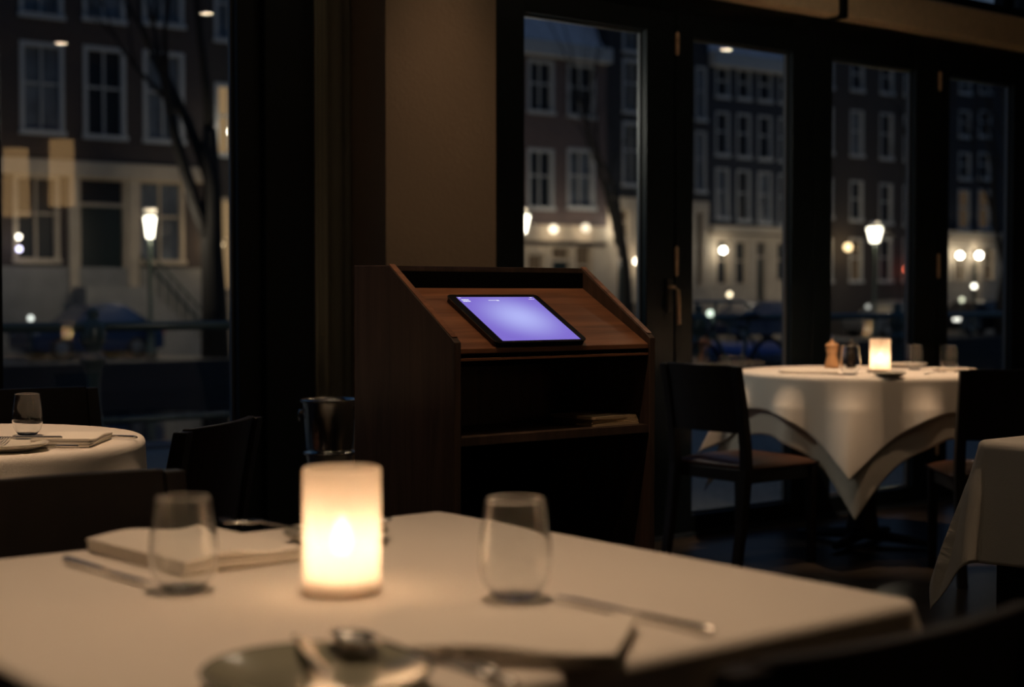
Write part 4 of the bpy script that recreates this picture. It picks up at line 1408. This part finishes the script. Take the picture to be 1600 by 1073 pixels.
# ---- cars along the far quay
def car(px, V, label, body, L=4.2, head=True, rz=0.0, lights=True, col=(1.0, 0.85, 0.65)):
    x = ux(px, V)
    t = thing('car', label, 'car', (x, V, QZ), rz, 'cars parked along the far quay')
    h2 = L / 2
    W = 0.86
    prof = [(-h2, 0.32), (-h2, 0.62), (-h2 + 0.12, 0.80), (-h2 + 1.05, 0.92), (-h2 + 1.65, 1.38), (-h2 + 2.1, 1.45), (h2 - 1.1, 1.44), (h2 - 0.45, 1.02), (h2 - 0.06, 0.92), (h2, 0.62), (h2, 0.32), (h2 - 0.3, 0.24), (-h2 + 0.3, 0.24)]
    rings = []
    for y, s, dz in ((-W, 0.97, 0.0), (-W + 0.12, 1.0, 0.0), (0, 1.0, 0.03), (W - 0.12, 1.0, 0.0), (W, 0.97, 0.0)):
        ring = []
        for (a, z) in prof:
            yy = y * (0.80 if z > 1.2 else 1.0)
            ring.append((a * s, yy, z + (dz if z > 0.5 else 0)))
        rings.append(ring)
    MB().loft(rings).build('body', body, t, smooth=False, bevel=0.04)
    g = MB()
    for s in (-1, 1):
        ya, yb = s * (W + 0.004), s * (W * 0.80 + 0.01)
        p1 = [(-h2 + 1.22, 0.97), (-h2 + 1.72, 1.34), (-0.02, 1.38), (-0.02, 0.97)]
        p2 = [(0.06, 0.97), (0.06, 1.38), (h2 - 1.15, 1.36), (h2 - 0.72, 0.99)]
        for P in (p1, p2):
            vs = []
            for (a, z) in P:
                f_ = (z - 0.92) / 0.46
                y_ = ya + (yb - ya) * f_
                vs.append((a, y_, z))
            vs2 = [(a, b2 - s * 0.03, c2) for a, b2, c2 in vs]
            g.add(vs + vs2, [(0, 1, 2, 3), (7, 6, 5, 4), (0, 4, 5, 1), (1, 5, 6, 2), (2, 6, 7, 3), (3, 7, 4, 0)])
    g.build('side_windows', M_PDARK, t)
    for sx in (-h2 + 0.75, h2 - 0.8):
        for s in (-1, 1):
            w = MB()
            ring = []
            for (rr, yy) in ((0.0, 0.0), (0.20, 0.0), (0.31, 0.02), (0.32, 0.10), (0.31, 0.19), (0.0, 0.20)):
                ring.append([(sx + max(rr, 1e-4) * math.cos(2 * PI * k / 20), s * (W + 0.02) - s * yy, 0.32 + max(rr, 1e-4) * math.sin(2 * PI * k / 20)) for k in range(20)])
            w.loft(ring)
            wo_ = w.build('wheel', M_TYRE, t)
            c_ = MB()
            c_.loft([[(sx + r2 * math.cos(2 * PI * k / 16), s * (W + y2), 0.32 + r2 * math.sin(2 * PI * k / 16)) for k in range(16)] for r2, y2 in ((0.17, 0.021), (0.10, 0.035))])
            c_.build('hubcap', M_BEAD, wo_)
    for s in (-1, 1):
        MB().box(-h2 - 0.01, -h2 + 0.10, s * 0.66 - 0.14, s * 0.66 + 0.14, 0.62, 0.76).build('headlight', emit('car_headlight', (1.0, 0.93, 0.8), 2.5) if lights else M_BEAD, t)
        MB().box(h2 - 0.10, h2 + 0.01, s * 0.68 - 0.12, s * 0.68 + 0.12, 0.66, 0.84).build('tail_light', mat('tail_light_red', (0.25, 0.02, 0.015), 0.3), t)
    return t
CB = mat('navy_car_paint', (0.012, 0.030, 0.085), 0.25, coat=0.6)
CK = mat('black_car_paint', (0.010, 0.012, 0.016), 0.2, coat=0.6)
CG = mat('grey_car_paint', (0.10, 0.105, 0.11), 0.3, coat=0.5)
car(136, 38.05, 'navy blue car parked before the dark brick house at left', CB, 3.6, lights=False)
car(1180, 38.05, 'dark blue car parked before the cream ground floor of the navy house', CB, 4.6, lights=False)
car(1005, 38.05, 'black car parked behind the door frame before the black brick house', CK, 4.3)
car(1395, 38.05, 'grey car parked behind the small street lantern post', CG, 4.4, lights=False)
car(1525, 38.05, 'black car parked below the two bright shopfront lamps', CK, 4.6)
car(845, 38.05, 'black car parked before the lit cream shopfront', CK, 4.2, lights=False)

# round lights on posts by the cars
def lamp_bollard(px, py, V, label, col, e, r):
    p = on_y(px, py, V)
    t = thing('quay_lamp', label, 'lamp', (p.x, V, QZ), 0, 'small lamp posts between the parked cars')
    hh = p.z - QZ
    MB().tube([(0, 0, 0), (0, 0, hh - r)], 0.035, 8).build('post', M_IRON, t)
    MB().lathe([(0.0, -r), (r * 0.7, -r * 0.7), (r, 0), (r * 0.7, r * 0.7), (0.0, r)], 14, (0, 0, hh)).build('globe', emit('quay_lamp_%d_%d' % (int(px), e), col, e), t, smooth=True)
    return t
lamp_bollard(1140, 460, 36.72, 'low warm vehicle light before the dark blue car', (1.0, 0.78, 0.5), 4, 0.09)
lamp_bollard(1228, 478, 36.72, 'low pinkish car light at the right of the dark blue car', (1.0, 0.66, 0.56), 2, 0.09)  # this globe and the one before it stand for vehicle lights
lamp_bollard(1522, 447, 36.72, 'upper low white lamp among the cars at far right', (1.0, 0.9, 0.72), 7, 0.10)
lamp_bollard(1503, 468, 36.72, 'lower low yellowish lamp among the cars at far right', (0.9, 0.85, 0.6), 2, 0.10)
lamp_bollard(1356, 479, 36.72, 'faint low lamp below the brightest street lantern', (0.9, 0.85, 0.75), 0.8, 0.09)
lamp_bollard(48, 497, 36.72, 'small white lamp before the navy car at left', (0.95, 0.95, 0.85), 2, 0.07)

# ---- moored boat with blue cover
p = on_y(1190, 560, 33.0)
bt_ = thing('moored_boat', 'moored boat under a blue cover on the canal beyond the second pane', 'boat', (p.x, 33.0, -1.3))
L = 7.0
rings, cov = [], []
for i in range(13):
    f_ = i / 12 * 2 - 1
    w = 1.1 * (1 - abs(f_) ** 3.5) + 0.05
    zt = 0.55 + 0.18 * abs(f_) ** 3
    x = f_ * L / 2
    rings.append([(x, -w, zt), (x, -w * 0.85, 0.1), (x, -w * 0.3, -0.12), (x, w * 0.3, -0.12), (x, w * 0.85, 0.1), (x, w, zt)])
    cov.append([(x * 0.97, -w - 0.02, zt - 0.10), (x * 0.97, -w * 0.6, zt + 0.22), (x * 0.97, 0, zt + 0.34), (x * 0.97, w * 0.6, zt + 0.22), (x * 0.97, w + 0.02, zt - 0.10), (x * 0.97, 0, zt - 0.08)])
MB().loft(rings).build('hull', CK, bt_, smooth=True)
MB().loft(cov).build('cover', mat('blue_tarpaulin', (0.07, 0.11, 0.32), 0.5), bt_, smooth=True)

# ---- bicycle leaning at the near railing
def bicycle(x, y, rz, label):
    t = thing('bicycle', label, 'bicycle', (x, y, 0), rz)
    R = 0.335
    for wx in (-0.52, 0.52):
        w = MB()
        w.tube([(wx + R * math.cos(2 * PI * k / 36), 0, R + 0.02 + R * math.sin(2 * PI * k / 36)) for k in range(37)], 0.019, 8)
        wo2 = w.build('wheel', M_TYRE, t, smooth=True)
        sp = MB()
        for k in range(18):
            a = 2 * PI * k / 18
            sp.tube([(wx, 0.01 * (-1) ** k, R + 0.02), (wx + (R - 0.01) * math.cos(a), 0, R + 0.02 + (R - 0.01) * math.sin(a))], 0.0015, 4)
        sp.build('spokes', M_BEAD, wo2)
    F_ = MB()
    BB, ST, HT, HB, RH, FH_ = (0.05, 0, 0.30), (0.20, 0, 0.88), (-0.33, 0, 0.90), (-0.36, 0, 0.78), (0.52, 0, R + 0.02), (-0.52, 0, R + 0.02)
    for a, b2, r2 in ((BB, ST, 0.016), (BB, HB, 0.018), ((0.17, 0, 0.78), HT, 0.016), (BB, RH, 0.010), ((0.17, 0, 0.78), RH, 0.009), (HT, HB, 0.02), (HB, FH_, 0.012), (HT, (-0.30, 0, 1.02), 0.013)):
        F_.tube([a, b2], r2, 8)
    F_.build('frame', M_IRON, t, smooth=True)
    MB().tube([(-0.18, -0.27, 0.98), (-0.28, -0.24, 1.03), (-0.31, 0, 1.03), (-0.28, 0.24, 1.03), (-0.18, 0.27, 0.98)], 0.012, 8).build('handlebar', M_BEAD, t, smooth=True)
    MB().tube([(0.30, 0, 0.90), (0.22, 0, 0.915), (0.10, 0, 0.90), (0.04, 0, 0.895)], [0.07, 0.08, 0.04, 0.015], 12, 0.4).build('saddle', M_BLACKPL, t, smooth=True)
    MB().lathe([(0.0, 0.0), (0.03, 0.0), (0.032, 0.02), (0.0, 0.05)], 14).build('headlamp', emit('bicycle_lamp', (0.85, 0.95, 0.75), 1.6), t, smooth=True, loc=(-0.40, 0, 0.93), rot=(0, PI / 2, 0))
    return t
p = on_y(1150, 540, 9.2)
bicycle(p.x, 9.2, 0.15, 'dark bicycle with a small lit lamp standing at the quay railing')
